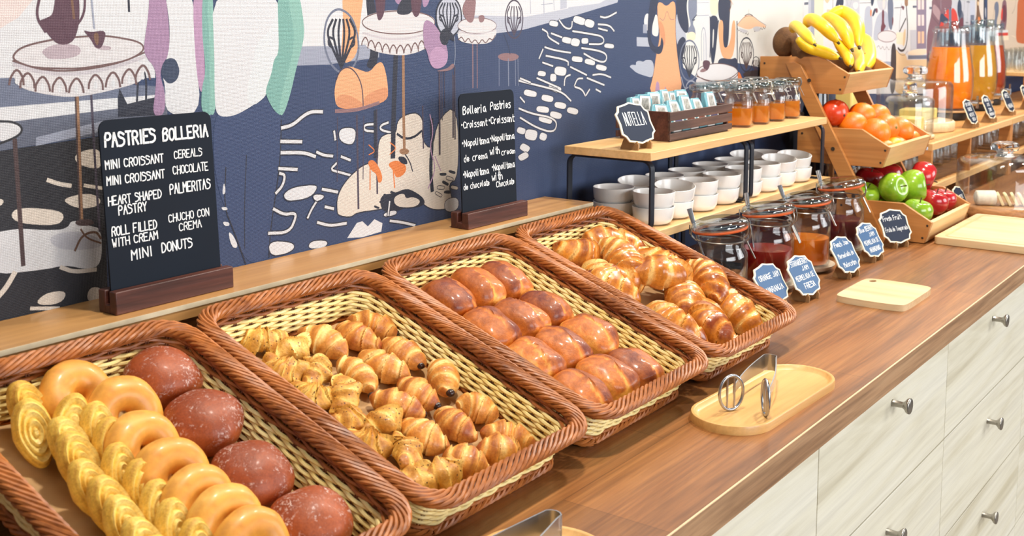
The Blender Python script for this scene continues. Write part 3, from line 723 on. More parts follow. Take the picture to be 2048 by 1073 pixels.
('dark','s',5.9,[1655,366,1697,353,1755,343,1779,330,1766,312,1711,326,1659,349]),
('white','s',3.4,[1655,366,1697,353,1755,343,1779,330,1766,312,1711,326,1659,349]),
('dark','s',5.7,[1659,420,1690,411]),
('white','s',3.3,[1659,420,1690,411]),
('dark','s',5.9,[1711,418,1754,405,1777,398]),
('white','s',3.4,[1711,418,1754,405,1777,398]),
('dark','p',0,[1432,274,1436,274,1447,273,1450,272,1450,269,1447,268,1436,269,1432,271]),
('dark','c',2.3,[1450,266,1454,266,1465,262,1468,260,1467,258,1463,258,1452,261,1449,263]),
('cream','p',0,[1450,266,1454,266,1465,262,1468,260,1467,258,1463,258,1452,261,1449,263]),
('dark','p',0,[1440,261,1444,260,1454,255,1456,253,1454,250,1450,251,1440,256,1438,258]),
('dark','c',2.2,[1426,252,1430,253,1441,251,1444,250,1444,247,1441,246,1430,248,1426,249]),
('cream','p',0,[1426,252,1430,253,1441,251,1444,250,1444,247,1441,246,1430,248,1426,249]),
('dark','p',0,[1456,276,1460,276,1471,273,1474,271,1473,268,1469,268,1458,272,1455,274]),
('dark','c',2.2,[1423,244,1426,243,1436,238,1438,236,1436,234,1432,235,1423,240,1420,242]),
('cream','p',0,[1423,244,1426,243,1436,238,1438,236,1436,234,1432,235,1423,240,1420,242]),
('dark','p',0,[1443,242,1447,243,1458,242,1462,240,1462,237,1458,236,1447,238,1443,239]),
('dark','c',2.3,[1462,249,1466,249,1477,246,1480,244,1479,241,1475,241,1464,244,1461,246]),
('cream','p',0,[1462,249,1466,249,1477,246,1480,244,1479,241,1475,241,1464,244,1461,246]),
('dark','c',2.3,[1444,228,1481,228,1481,205,1446,206]),
('white','p',0,[1444,228,1481,228,1481,205,1446,206]),
('wall2','q',0,[2266,574,2975,582,2991,385,2705,396,2556,414,2445,418,2349,386,2278,414,2247,484]),
('lslate2','q',0,[2070,486,2126,484,2140,464,2071,467]),
('white','p',0,[2104,534,2122,535,2123,492,2097,512]),
('lslate','q',0,[2096,512,2112,512,2113,493,2096,494]),
('lslate2','p',0,[2041,426,2054,430,2070,427,2068,435,2084,437,2099,433,2109,438,2144,435,2145,397,2105,404,2070,412,2055,420]),
('wall2','p',0,[2131,494,2143,532,2158,532,2165,486,2144,486]),
('lslate2','p',0,[2239,543,2268,511,2289,486,2287,457,2253,458,2238,484]),
('orange','p',0,[2154,555,2169,560,2196,548,2223,563,2238,554,2236,498,2250,431,2284,348,2120,358,2144,409,2152,447,2169,486,2156,525]),
('purpledark','s',1.3,[2154,555,2158,525,2170,486,2153,447,2145,409,2121,361]),
('purpledark','s',1.3,[2238,554,2237,498,2251,431,2282,351]),
('brownpink','s',1.3,[2166,525,2185,517,2198,545,2212,520,2230,522]),
('mauve','p',0,[2151,362,2154,385,2161,391,2171,382,2169,358]),
('mauve','p',0,[2192,357,2195,383,2204,356]),
('orange2','p',0,[2159,520,2175,517,2191,498,2193,459,2171,486]),
('navy2','p',0,[2123,573,2163,573,2156,548,2131,503,2127,479,2150,462,2171,465,2172,474,2176,486,2184,474,2185,465,2177,449,2157,447,2124,461,2112,492]),
('navy2','p',0,[2238,574,2294,575,2285,548,2303,504,2289,486,2251,511,2241,543]),
('navy2','p',0,[2258,479,2275,484,2289,475,2282,451,2266,425,2248,439,2247,468]),
('lslate3','p',0,[2294,575,2340,575,2340,534,2315,513,2332,499,2333,474,2291,475,2297,502,2311,508,2296,532]),
('cream2','p',0,[2292,493,2333,493,2332,472,2289,475]),
('navy2','s',2.4,[2341,533,2311,518,2328,520]),
('white','q',0,[2336,575,2400,576,2408,425,2371,427,2368,499,2338,513]),
('lslate','s',1.4,[2339,529,2396,530]),
('lslate','s',1.1,[2339,558,2395,559]),
('lslate','s',2.5,[2365,427,2360,490,2371,505,2384,490,2388,426]),
('lslate2','s',2.2,[2376,426,2373,488]),
('cream2','p',0,[2400,576,2442,576,2445,528,2402,531]),
('navy2','p',0,[2401,530,2445,528,2444,492,2433,430,2422,411,2411,431,2403,495]),
('wall2','p',0,[2418,498,2425,498,2424,464,2418,448]),
('navy2','s',4.5,[2403,526,2407,481,2407,434]),
('navy2','p',0,[2442,576,2511,577,2505,522,2502,459,2485,448,2470,463,2470,514,2445,523]),
('brown','s',3.5,[2498,571,2515,557,2504,540]),
('dorange','s',1.2,[2507,568,2522,554]),
('orange','p',0,[2453,519,2473,517,2472,466,2485,449,2514,465,2519,517,2539,517,2538,456,2523,424,2483,424,2459,445,2445,500]),
('navy2','s',4.8,[2546,514,2550,464,2554,402]),
('navy2','p',0,[2448,424,2470,430,2516,424,2552,429,2558,392,2517,406,2471,414,2449,407]),
('navy2','s',3.9,[2447,517,2434,467,2419,414]),
('slate','c',3.8,[2353,427,2351,412,2343,398,2331,388,2316,383,2299,384,2284,390,2272,401,2263,415,2260,431,2262,446,2269,459,2281,469,2296,474,2312,474,2327,468,2340,457,2349,443]),
('dark','s',3.6,[2307,392,2284,420,2267,444,2282,462]),
('dark','s',3.6,[2307,392,2291,419,2280,444,2290,462]),
('dark','s',3.6,[2307,392,2299,419,2292,444,2297,462]),
('dark','s',3.6,[2307,392,2306,419,2305,443,2304,462]),
('dark','s',3.6,[2307,392,2314,418,2318,443,2312,461]),
('dark','s',3.6,[2307,392,2321,418,2331,442,2319,461]),
('dark','s',3.6,[2307,392,2329,418,2344,442,2327,461]),
('dark','s',2.9,[2285,434,2273,438,2272,426,2282,422]),
('dark','s',3,[2326,432,2338,436,2341,424,2331,420]),
('dark','c',3.8,[2645,431,2644,417,2637,404,2626,395,2613,391,2598,391,2585,397,2573,407,2565,420,2562,434,2564,448,2570,460,2580,470,2594,474,2608,474,2622,469,2634,459,2642,446]),
('dbrown','s',3.6,[2605,397,2584,423,2569,446,2582,463]),
('dbrown','s',3.6,[2605,397,2591,423,2580,446,2588,462]),
('dbrown','s',3.5,[2605,397,2597,422,2591,445,2595,462]),
('dbrown','s',3.5,[2605,397,2604,422,2602,445,2602,462]),
('dbrown','s',3.6,[2605,397,2610,422,2614,445,2608,462]),
('dbrown','s',3.6,[2605,397,2617,422,2626,444,2615,462]),
('dbrown','s',3.6,[2605,397,2624,422,2637,444,2621,462]),
('dbrown','s',2.9,[2585,436,2574,440,2573,429,2582,425]),
('dbrown','s',2.9,[2621,435,2632,438,2634,427,2626,423]),
('dark','c',2.1,[2686,402,2685,393,2680,385,2672,380,2663,379,2653,381,2645,387,2640,394,2637,404,2638,412,2643,420,2651,425,2660,426,2669,424,2678,419,2684,411]),
('dbrown','s',3.3,[2663,383,2651,397,2642,409,2650,418]),
('dbrown','s',3.1,[2663,383,2658,396,2655,408,2657,417]),
('dbrown','s',3.1,[2663,383,2666,396,2667,408,2664,417]),
('dbrown','s',3.1,[2663,383,2673,396,2680,407,2672,417]),
('dbrown','s',2.5,[2651,404,2645,406,2645,400,2650,398]),
('dbrown','s',2.5,[2672,403,2677,404,2679,398,2674,397]),
('lace','p',0,[2341,403,2338,351,2560,349,2568,393]),
('white','p',0,[2559,390,2554,384,2538,378,2513,375,2482,373,2448,374,2414,376,2384,381,2361,387,2346,393,2341,400,2346,406,2360,412,2383,416,2412,417,2445,417,2479,415,2511,410,2536,405,2553,398]),
('brownline','c',2,[2559,390,2554,384,2538,378,2513,375,2482,373,2448,374,2414,376,2384,381,2361,387,2346,393,2341,400,2346,406,2360,412,2383,416,2412,417,2445,417,2479,415,2511,410,2536,405,2553,398]),
('brownline','s',2.3,[2342,392,2397,379,2460,374,2525,380,2559,392]),
('brownline','s',2,[2340,357,2341,362,2349,369,2358,361,2360,356]),
('brownline','s',2.1,[2502,359,2503,365,2512,372,2522,364,2524,358]),
('brownline','s',2,[2525,361,2526,366,2535,373,2545,366,2547,360]),
('brownline','s',2,[2545,366,2546,371,2555,378,2565,370,2567,364]),
('brownline','p',0,[2371,364,2376,369,2383,364]),
('brownline','p',0,[2392,363,2398,368,2404,363]),
('brownline','p',0,[2418,362,2424,366,2430,362]),
('brownline','p',0,[2458,360,2464,364,2471,359]),
('plum','p',0,[2370,428,2410,425,2405,409,2389,400,2373,410]),
('brownpink','p',0,[2354,402,2372,410,2396,403,2372,399]),
('lslate','c',3.8,[2347,356,2344,344,2337,336,2325,331,2312,332,2300,338,2292,348,2288,359,2291,370,2298,379,2310,383,2323,382,2335,377,2344,367]),
('lslate','s',3.2,[2268,393,2285,365,2302,369]),
('peach','p',0,[2547,506,2587,528,2611,530,2636,527,2669,514,2716,502,2713,496,2655,503,2615,492,2552,503]),
('brownline','s',1.2,[2547,506,2587,527,2634,528,2669,515,2716,503]),
('dbrown','s',1.2,[2611,543,2612,530]),
('dbrown','s',2.1,[2589,528,2611,533,2634,528]),
('dbrown','s',1.5,[2550,498,2558,490,2564,496]),
('dbrown','s',1.5,[2563,496,2570,487,2576,493]),
('dbrown','s',1.4,[2575,493,2582,484,2589,491]),
('dbrown','s',1.4,[2587,491,2595,482,2601,488]),
('dbrown','s',1.5,[2600,488,2607,479,2614,486]),
('dbrown','s',1.5,[2642,495,2649,486,2656,495]),
('dbrown','s',1.5,[2656,496,2663,488,2670,496]),
('dbrown','s',1.5,[2670,498,2678,490,2684,497]),
('dbrown','s',1.5,[2684,499,2692,491,2699,499]),
('dbrown','s',1.6,[2698,500,2706,493,2713,500]),
('lgrey','p',0,[2550,500,2612,491,2607,487,2576,486]),
('lgrey','p',0,[2634,498,2655,502,2684,499,2678,489,2649,488]),
('dorange','p',0,[2557,402,2598,359,2558,360]),
('blackbrown','p',0,[2578,390,2705,394,2723,352,2619,361,2600,377]),
('blackbrown','s',2.1,[2614,391,2619,361]),
('cream','p',0,[2596,374,2614,361,2679,355,2663,371,2628,372]),
('white','q',0,[2837,577,4121,589,4174,244,2856,322]),
('wall2','q',0,[2837,577,2948,578,2969,315,2856,322]),
('lslate','s',1,[2948,575,2962,400]),
('lslate2','q',0,[2985,575,3004,575,3020,398,2999,399]),
('lslate','q',0,[3004,575,3028,576,3043,397,3020,398]),
('slate2','q',0,[2958,562,2986,563,2986,556,2958,555]),
('cream2','q',0,[3028,576,3093,576,3109,395,3043,397]),
('lslate','s',1,[3095,573,3083,528]),
('peach','p',0,[3102,573,3144,573,3127,559,3110,564]),
('peach','q',0,[3123,543,3160,543,3162,531,3124,531]),
('dark','s',2.5,[3166,573,3167,538]),
('navy2','p',0,[3199,577,3251,578,3249,549,3224,550,3218,559,3204,549,3186,547,3191,561]),
('lgrey','q',0,[3264,578,3380,578,3393,460,3270,516]),
('lslate','s',1.8,[3272,574,3289,551]),
('lslate','s',2.2,[3315,574,3300,549]),
('wall2','p',0,[3324,562,3365,566,3376,553,3352,542,3330,549]),
('dark','s',1.4,[3384,562,3479,564]),
('lslate2','p',0,[3427,543,3453,555,3486,551,3504,496,3504,450,3455,439,3431,478]),
('navy2','p',0,[3475,579,3511,580,3503,557,3486,551]),
('navy2','p',0,[3515,549,3532,543,3507,520,3493,524]),
('dorange','p',0,[3476,543,3493,543,3490,520,3479,524]),
('maroon','p',0,[3524,547,3545,547,3545,532,3528,532]),
('lgrey','p',0,[3528,580,3633,581,3626,541,3567,540,3543,553]),
('pinkgrey','p',0,[3586,576,3610,577,3608,545,3590,545]),
('lslate2','p',0,[3545,532,3638,543,3670,474,3522,438,3512,476]),
('maroon','p',0,[3582,543,3608,541,3607,498,3631,492,3610,479,3600,461,3582,464,3579,491,3590,499]),
('slate','p',0,[3633,581,3693,581,3695,474,3657,482,3639,534]),
('maroon','p',0,[3682,522,3702,514,3693,490,3686,494]),
('white','q',0,[3693,581,3806,582,3770,472,3700,478]),
('dark','s',2,[3704,548,3804,550]),
('dark','s',2.4,[3771,562,3761,513,3760,473]),
('maroon','p',0,[3765,556,3804,554,3794,537]),
('brown2','p',0,[3800,582,3852,582,3842,554,3804,553]),
('lace','p',0,[3735,456,3730,450,3715,445,3690,441,3660,440,3628,440,3599,443,3574,448,3559,454,3553,460,3557,466,3572,471,3595,475,3624,476,3656,476,3686,473,3712,469,3729,463]),
('brownpink','c',2.3,[3735,456,3731,451,3718,446,3698,442,3673,440,3644,440,3616,441,3591,445,3571,449,3558,454,3553,460,3556,465,3568,470,3587,474,3612,476,3640,476,3668,475,3694,472,3716,468,3730,462]),
('brownline','s',1.6,[3552,425,3568,433,3588,416,3604,430,3624,412,3643,429,3666,411,3682,426]),
('lslate','s',1.6,[3639,437,3649,379]),
('lslate','p',0,[3598,380,3707,376,3697,361,3606,365]),
('cream2','q',0,[3732,469,3809,468,3808,427,3737,432]),
('gold','p',0,[3732,420,3766,399,3844,399,3871,346,3889,261,3720,271,3732,372]),
('blackbrown','p',0,[3690,434,3730,435,3745,371,3745,269,3689,273,3688,382]),
('blackbrown','s',7.6,[3823,552,3836,513,3846,482,3846,434,3823,410,3785,407,3755,418]),
('blackbrown','s',6.8,[3822,513,3792,492,3765,472]),
('gold','p',0,[3802,468,3823,484,3829,459,3826,430,3802,417]),
('brown','s',1.5,[3739,414,3780,395,3825,391,3856,405]),
('lgrey','q',0,[3873,473,3926,474,3937,402,3889,404]),
('wall2','q',0,[3835,586,3928,587,3944,474,3850,475]),
('lavender','q',0,[3925,587,4033,588,4060,408,3950,410]),
('lgrey','q',0,[3877,475,3942,474,3951,404,3886,406]),
('pinkgrey','q',0,[3940,583,3970,583,3976,543,3945,543]),
('pinkgrey','q',0,[3981,584,4008,584,4014,543,3986,543]),
('pinkgrey','q',0,[3948,525,3978,525,3983,488,3953,488]),
('pinkgrey','q',0,[3989,525,4017,525,4023,488,3995,488]),
('peach','q',0,[3956,469,3986,468,3992,428,3962,428]),
('peach','q',0,[3997,468,4026,468,4032,427,4003,427]),
('slate2','q',0,[3889,556,3929,556,3930,549,3890,548]),
('slate2','q',0,[4073,552,4103,552,4104,544,4074,544]),
('cream2','p',0,[3860,403,3933,409,4066,407,4069,386,3862,390]),
('slate','q',0,[3862,390,4069,385,4071,372,3864,378]),
('gold','q',0,[3838,376,4071,370,4086,271,3850,284]),
('lgrey','q',0,[4335,591,4589,593,4614,455,4357,459]),
('slate2','p',0,[4436,546,4509,536,4518,461,4450,462]),
('navybutton','p',0,[4478,546,4478,531,4472,518,4461,512,4448,512,4434,519,4424,531,4419,546,4419,561,4425,573,4436,580,4449,580,4462,573,4473,561]),
('maroon','p',0,[4444,502,4508,520,4510,456,4460,457]),
('coat','p',0,[4096,589,4341,591,4348,548,4254,532,4256,523,4206,504,4202,488,4170,440,4187,333,4086,271,4061,420,4064,468,4093,511,4104,543]),
('coat2','p',0,[4115,563,4152,557,4209,537,4204,521,4198,501,4158,517,4108,535]),
('blackbrown','s',1.3,[4099,524,4145,506,4200,488]),
('blackbrown','s',1.1,[4142,578,4174,559,4211,541]),
('lslate2','s',2.2,[4204,581,4211,543]),
('navy2','p',0,[4069,396,4127,386,4127,335,4086,271]),
('red','p',0,[4256,524,4277,539,4314,548,4330,482,4305,460,4205,461,4202,488]),
('red','p',0,[4336,549,4379,547,4416,530,4437,502,4450,483,4451,458,4351,459]),
('dorange','s',1.8,[4431,502,4449,481,4447,458]),
('slate','q',0,[4308,546,4342,546,4356,459,4323,460]),
('navybutton','p',0,[4204,510,4211,528,4236,529,4272,516,4313,508,4305,498,4281,491,4237,497,4206,500]),
('white','s',1.8,[4256,548,4270,543]),
('white','s',1.8,[4260,539,4276,537]),
('white','s',1.8,[4265,530,4281,530]),
('dark','s',1.7,[4565,584,4559,520,4564,446]),
('dark','s',3.2,[4541,572,4589,571]),
('dark','s',1.9,[4538,494,4578,493]),
('dark','s',1.9,[4513,583,4507,548,4508,518]),
('lavender2','q',0,[4581,593,4660,594,4685,459,4605,460]),
('slate','q',0,[4602,522,4656,522,4659,454,4614,455]),
('beige','q',0,[4838,596,6180,608,6299,182,4896,303]),
('beige2','q',0,[4660,594,4779,595,4806,457,4685,459]),
('brown','p',0,[4677,589,4720,590,4714,556,4742,524,4791,487,4662,486,4691,524]),
('dorange','p',0,[4717,522,4761,497,4735,485,4707,488]),
('gold','p',0,[4689,575,4714,575,4714,558,4694,558]),
('blackbrown','s',11.5,[4792,588,4794,556,4817,521,4845,476]),
('lslate2','p',0,[4807,551,4826,551,4834,506,4818,516]),
('slate','p',0,[4967,576,5018,574,5033,531,5003,497,5012,464,4960,466,4976,531,4947,551]),
('dbrown','s',2,[4959,566,4942,506,4908,475]),
('coat','p',0,[5071,567,5108,588,5155,575,5177,491,5141,436,5048,427,5057,484,5084,505]),
('maroon','p',0,[5068,556,5144,567,5170,496,5098,486]),
('red','p',0,[5074,551,5098,546,5097,494,5063,505]),
('slate2','p',0,[5047,482,5139,491,5128,447,5057,437]),
('white','q',0,[5001,459,5200,456,5203,445,5004,447]),
('red','q',0,[5004,447,5203,445,5206,431,5006,434]),
('cream2','q',0,[5006,434,5216,432,5221,413,5010,415]),
('dbrown','s',2.2,[5314,589,5301,546,5256,525]),
('rust','p',0,[5340,600,5520,602,5571,389,5439,392,5344,405,5350,503]),
('cream2','s',2.8,[5272,431,5352,421]),
('lgrey','q',0,[5520,602,6037,607,6108,345,5578,360]),
('coat','p',0,[5646,586,5773,587,5851,382,5670,386])]
boxes = []
for c, kind, wd, pts in MURAL:
    pts = [(x/1000, y/1000) for x, y in zip(pts[::2], pts[1::2])]; hw = wd/2000
    bb = (min(p_[0] for p_ in pts)-hw, max(p_[0] for p_ in pts)+hw, min(p_[1] for p_ in pts)-hw, max(p_[1] for p_ in pts)+hw)
    ly = 1+max([b_[4] for b_ in boxes if b_[0] < bb[1] and bb[0] < b_[1] and b_[2] < bb[3] and bb[2] < b_[3]] or [0]); boxes.append(bb+(ly,)); zz = .0004+ly*.000012
    if kind in 'pq': mural_poly(chaikin(pts) if kind == 'p' else pts, CC[c], zz)
    else:
        t = MB(); ribbon(t, chaikin(pts, kind == 'c'), wd/1000, 0, kind == 'c'); b0 = len(mv); mv.extend([(x, YW-zz, y) for x, y, _ in t.v])
        for f in t.f: mf.append(tuple(i+b0 for i in f)); mc.append(CC[c])
me = bpy.data.meshes.new('mural_print'); me.from_pydata(mv, [], mf)
at = me.attributes.new('ink', 'FLOAT_COLOR', 'FACE')
for i, c in enumerate(mc): at.data[i].color = lin(c)
t = NT('woven_wallpaper'); an = t.n('ShaderNodeAttribute', _attribute_name='ink'); v = t.coord((1, 1, 1))
w1 = t.n('ShaderNodeTexWave', Scale=150, Distortion=1.6, Detail=2, Detail_Scale=3, _bands_direction='X'); w2 = t.n('ShaderNodeTexWave', Scale=170, Distortion=1.6, Detail=2, Detail_Scale=3, _bands_direction='Z'); t.l(v, w1.inputs[0]); t.l(v, w2.inputs[0])
ad = t.n('ShaderNodeMath', _operation='MULTIPLY'); t.l(w1.outputs['Fac'], ad.inputs[0]); t.l(w2.outputs['Fac'], ad.inputs[1])
wv = t.ramp(ad.outputs[0], [(.0, (205, 205, 208)), (.5, (255, 255, 255))])
t.set(Base_Color=t.mix(.6, an.outputs['Color'], wv, 'MULTIPLY'), Roughness=.62); t.bump(ad.outputs[0], .5, .0012)
me.materials.append(t.m); mo = bpy.data.objects.new('mural_print', me); col.objects.link(mo); mo.parent = wall

# worktop, ledge
wt = empty('worktop', (4, (YF+YW)/2, -.038)); tag(wt, 'long brown oak worktop carrying the whole breakfast buffet', 'worktop')
o = MB().box((4, (YF+.0015+YW)/2, -.019), (12, YW-YF-.0015, .038)).build('top_slab', M['counter']); o.parent = wt; o.location = (-4, -(YF+YW)/2, .038)
o = MB().box((4, YF+.0006, -.0194), (12, .0018, .037)).build('front_edge', M['edge'], wt); o.location = (-4, -(YF+YW)/2, .038)
o = MB().box((4, YF+.0010, -.0005), (12, .0024, .0012)).build('edge_bevel', simple('pale_edge_line', (226, 190, 150), .3), wt); o.location = (-4, -(YF+YW)/2, .038)  # thin pale strip along the top of the front edge
lg = empty('raised_ledge', (.3, 1.1525, 0)); tag(lg, 'raised oak ledge along the mural wall behind the four wicker baskets', 'ledge')
o = MB().box((0, -.001, ZL-.009), (2.87, YW-YL-.002, .018)).build('ledge_top', M['ledge'], lg); 
o = MB().box((0, -.05446-.0004, ZL-.003), (2.87, .0008, .0058)).build('edge_band', simple('ledge_edge_band', (206, 190, 160), .45), lg)
o = MB().box((0, .003, (ZL-.018)/2), (2.87, YW-YL-.010, ZL-.018)).build('ledge_body', M['counter'], lg)

# cabinets
edges = [.21, .816, 1.4215, 2.021, 2.63, 3.235, 3.84, 4.45]
rows = [(-.0395, -.2130), (-.2160, -.4090), (-.4120, -.6050), (-.6080, -.8010)]
words = ['nearest the bottom left', 'left of the middle', 'middle', 'right of the middle', 'far right', 'farthest', 'hidden far']
for i in range(7):
    x0, x1 = edges[i], edges[i+1]; wd = x1-x0; c = empty('drawer_cabinet', ((x0+x1)/2, .86, -TOP))
    tag(c, 'cream wood-grain cabinet under the worktop, %s along the front' % ('%s from the left edge' % ORD[i] if i else 'partly cut off at the left'), 'cabinet', 'cream drawer cabinets')
    hz = TOP
    MB().box((0, .02, (hz-.04)/2), (wd-.001, .60, hz-.042)).build('carcass', simple('carcass_shade', (120, 108, 88), .6) if i == 0 else bpy.data.materials['carcass_shade'], c)
    for r_, (za, zb) in enumerate(rows):
        d = MB().box((0, YF+.0105-.86, (za+zb)/2+hz), (wd-.0028, .018, za-zb)).build('drawer', M['drawer'], c, bevel=.0008)
        k = MB(); k.lathe([(0, 0), (.0058, 0), (.0052, .004), (.0048, .016), (.0062, .019), (.0112, .023), (.0124, .0255), (.0124, .0275), (.0115, .0285), (0, .0290)], 24)
        k.v = [(x, YF+.0015-.86-z, -y+(za+zb)/2+hz+(.006 if r_ else 0)+KNOB) for x, y, z in k.v] if False else [(x, YF+.0015-.86-z, y+(-.062 if r_ == 0 else za-.056)+hz) for x, y, z in k.v]
        k.build('knob', M['steel_b'], d)

# ================================================================== BASKETS
TL = R(20.4); XB = [.648, .960, 1.272, 1.584]; YO, ZO = .690, .054
BW, BD, BH, RC = .308, .405, .062, .045            # rim width, depth, wall height, corner radius
def perim(w_, d_, r_, s):
    """point and outward normal on a rounded rectangle centred at (0, BD/2), s in 0..1"""
    a1, a2 = w_-2*r_, d_-2*r_; q = math.pi*r_/2; Lt = 2*a1+2*a2+4*q; d = (s % 1)*Lt
    segs = [('l', (-a1/2, -d_/2), (1, 0), a1, (0, -1)), ('a', (a1/2, -d_/2+r_), -90), ('l', (w_/2, -a2/2), (0, 1), a2, (1, 0)), ('a', (w_/2-r_, a2/2), 0),
            ('l', (a1/2, d_/2), (-1, 0), a1, (0, 1)), ('a', (-a1/2, d_/2-r_), 90), ('l', (-w_/2, a2/2), (0, -1), a2, (-1, 0)), ('a', (-w_/2+r_, -a2/2), 180)]
    for sg in segs:
        L = sg[3] if sg[0] == 'l' else q
        if d <= L+1e-9:
            if sg[0] == 'l': return (sg[1][0]+sg[2][0]*d, sg[1][1]+sg[2][1]*d+BD/2, sg[4][0], sg[4][1])
            t = R(sg[2])+d/r_; return (sg[1][0]+r_*math.cos(t), sg[1][1]+r_*math.sin(t)+BD/2, math.cos(t), math.sin(t))
        d -= L
    return perim(w_, d_, r_, 0)
NS = 52
def wall_pt(h, s, off=0):
    ins = .010+.018*(1-h)+.004*math.sin(math.pi*h); x, y, nx, ny = perim(BW-2*ins, BD-2*ins, RC-ins*.6, s); return (x+nx*off, y+ny*off, -BH*(1-h)-.002*h)
def make_basket():
    bk = empty('wicker_basket')
    rb = MB()
    NR = 15
    for i in range(NR):
        h = .05+.93*i/NR; mb = MB(); n = NS*4
        mb.tube([wall_pt(h, j/n, .0020*math.cos(math.pi*j/4+(math.pi if i % 2 else 0))) for j in range(n)], .00232, 6, True, 1.0)
        mb.build('weaving_strand', M['wk_brown'] if (i < 2 or i > 10) else M['wk_cream'], bk)
    sk = MB()
    for j in range(NS):
        for dd in (-.0016, .0016):
            s = j/NS+dd/1.3; sk.tube([wall_pt(h, s, 0) for h in (0, .33, .66, 1.0)], .0013, 5)
    tag(sk.build('stakes', M['wk_stake'], bk), kind='stuff')
    # plaited rim: strands laid diagonally round the edge
    for k in range(9):
        mb = MB(); P = 13; n = P*18; pts = []
        for j in range(n):
            t = 2*math.pi*(j/n*P+k/9.0); x, y, nx, ny = perim(BW-.020, BD-.020, RC-.008, j/n)
            o_ = .0092*math.cos(t); z_ = .0052*math.sin(t)+.0009*math.sin(3*t); pts.append((x+nx*o_, y+ny*o_, -.0035+z_))
        mb.tube(pts, .0024, 6, True); mb.build('rim_strand', M['wk_brown'], bk)
    co = MB(); co.tube([(lambda q: (q[0], q[1], -.0035))(perim(BW-.020, BD-.020, RC-.008, j/120)) for j in range(120)], .0056, 8, True, .6); co.build('rim_core', M['wk_stake'], bk)
    for k in range(4):
        mb = MB(); P = 26; n = P*12; pts = []
        for j in range(n):
            t = 2*math.pi*(j/n*P+k/4.0); x, y, nx, ny = perim(BW-.052, BD-.052, RC-.02, j/n); o_ = .0036*math.cos(t); pts.append((x+nx*o_, y+ny*o_, -BH-.0005+.0034*math.sin(t)))
        mb.tube(pts, .0023, 6, True); mb.build('foot_strand', M['wk_brown'], bk)
    mb = MB(); mb.prism(rrect(BW-.058, BD-.058, RC-.02, 6, 0, BD/2), -BH+.001, -BH+.0035); mb.build('paper_liner', M['paper'], bk)
    mb = MB(); mb.prism(rrect(BW-.056, BD-.056, RC-.02, 6, 0, BD/2), -BH-.001, -BH+.001); mb.build('base', M['wk_stake'], bk)
    return bk
BLAB = ['wicker basket nearest the camera holding ring donuts, sugared balls and heart pastries', 'wicker basket of mini croissants, seeded and chocolate filled', 'wicker basket holding four rows of glazed brown pastry rolls', 'farthest wicker basket, filled with large golden croissants']
bk0 = make_basket(); BK = []
for i in range(4):
    o = bk0 if i == 0 else copy_tree(bk0); o.location = (XB[i], YO, ZO); o.rotation_euler = (TL, 0, 0); tag(o, BLAB[i], 'basket', 'wicker pastry baskets'); BK.append(o)
Vv = Vector((0, math.cos(TL), math.sin(TL))); Wv = Vector((0, -math.sin(TL), math.cos(TL)))
BM = Matrix.Rotation(TL, 4, 'X')
def in_basket(o, k, u, v, w_, rz=0, rx=0, ry=0, sc=(1, 1, 1)):
    """stand o in basket k: (u, v) along the basket floor, w_ above the rim plane (negative = inside)"""
    m_ = Matrix.Translation(Vector((XB[k], YO, ZO))+Vector((u, 0, 0))+Vv*v+Wv*w_) @ BM @ Matrix.Rotation(rz, 4, 'Z') @ Matrix.Rotation(rx, 4, 'X') @ Matrix.Rotation(ry, 4, 'Y') @ Matrix.Diagonal((*sc, 1))
    o.matrix_world = m_; return o
FL = -BH+.0035
def bumpy(mb, amp, fr, seed):
    o = Vector((seed*3.1, seed*1.7, seed)); mb.v = [tuple(Vector(v)*(1+amp*noise.noise(Vector(v)*fr+o))) for v in mb.v]; return mb

# --- donuts
def make_donut(seed):
    mb = MB(); Rr, r_ = .0222, .0168; vs = []; fs = []; tn = []; n, m_ = 40, 18
    for i in range(n):
        t = 2*math.pi*i/n
        for j in range(m_):
            q = 2*math.pi*j/m_; x = (Rr+r_*math.cos(q)*1.02)*math.cos(t); y = (Rr+r_*math.cos(q)*1.02)*math.sin(t); z = r_*.92*math.sin(q)
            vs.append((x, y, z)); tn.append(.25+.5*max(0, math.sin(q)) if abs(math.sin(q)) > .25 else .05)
    for i in range(n):
        for j in range(m_): fs.append((i*m_+j, ((i+1) % n)*m_+j, ((i+1) % n)*m_+(j+1) % m_, i*m_+(j+1) % m_))
    mb.add(vs, fs, True, tn); return bumpy(mb, .07, 38, seed)
donuts = [(-.050, .344, 30), (-.028, .298, 50), (-.043, .243, 46), (-.046, .193, 48), (-.048, .148, 50), (-.045, .112, 50), (-.042, .077, 50)]
for i, (u, v, tl) in enumerate(donuts):
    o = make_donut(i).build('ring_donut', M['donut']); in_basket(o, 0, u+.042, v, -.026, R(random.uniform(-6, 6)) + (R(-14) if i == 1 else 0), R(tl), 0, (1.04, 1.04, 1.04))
    tag(o, 'glazed golden ring donut, %s' % ('at the far end of its leaning row' if i == 0 else 'cut by the bottom edge of the picture' if i == 6 else '%s from the far end of its leaning row' % ORD[i]), 'donut', 'glazed ring donuts')
for i, (u, v) in enumerate([(.052, .342), (.042, .256), (.030, .164), (.034, .078)]):
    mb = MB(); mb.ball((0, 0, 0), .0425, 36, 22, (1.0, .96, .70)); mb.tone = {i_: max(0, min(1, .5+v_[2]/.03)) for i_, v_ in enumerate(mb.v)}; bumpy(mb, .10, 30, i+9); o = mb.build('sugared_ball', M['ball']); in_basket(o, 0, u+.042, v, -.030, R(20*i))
    tag(o, 'round reddish-brown filled bun dusted with sugar, %s' % ('farthest from the camera' if i == 0 else 'at the near end of its row' if i == 3 else '%s from the far end of its row' % ORD[i]), 'bun', 'sugared filled buns')
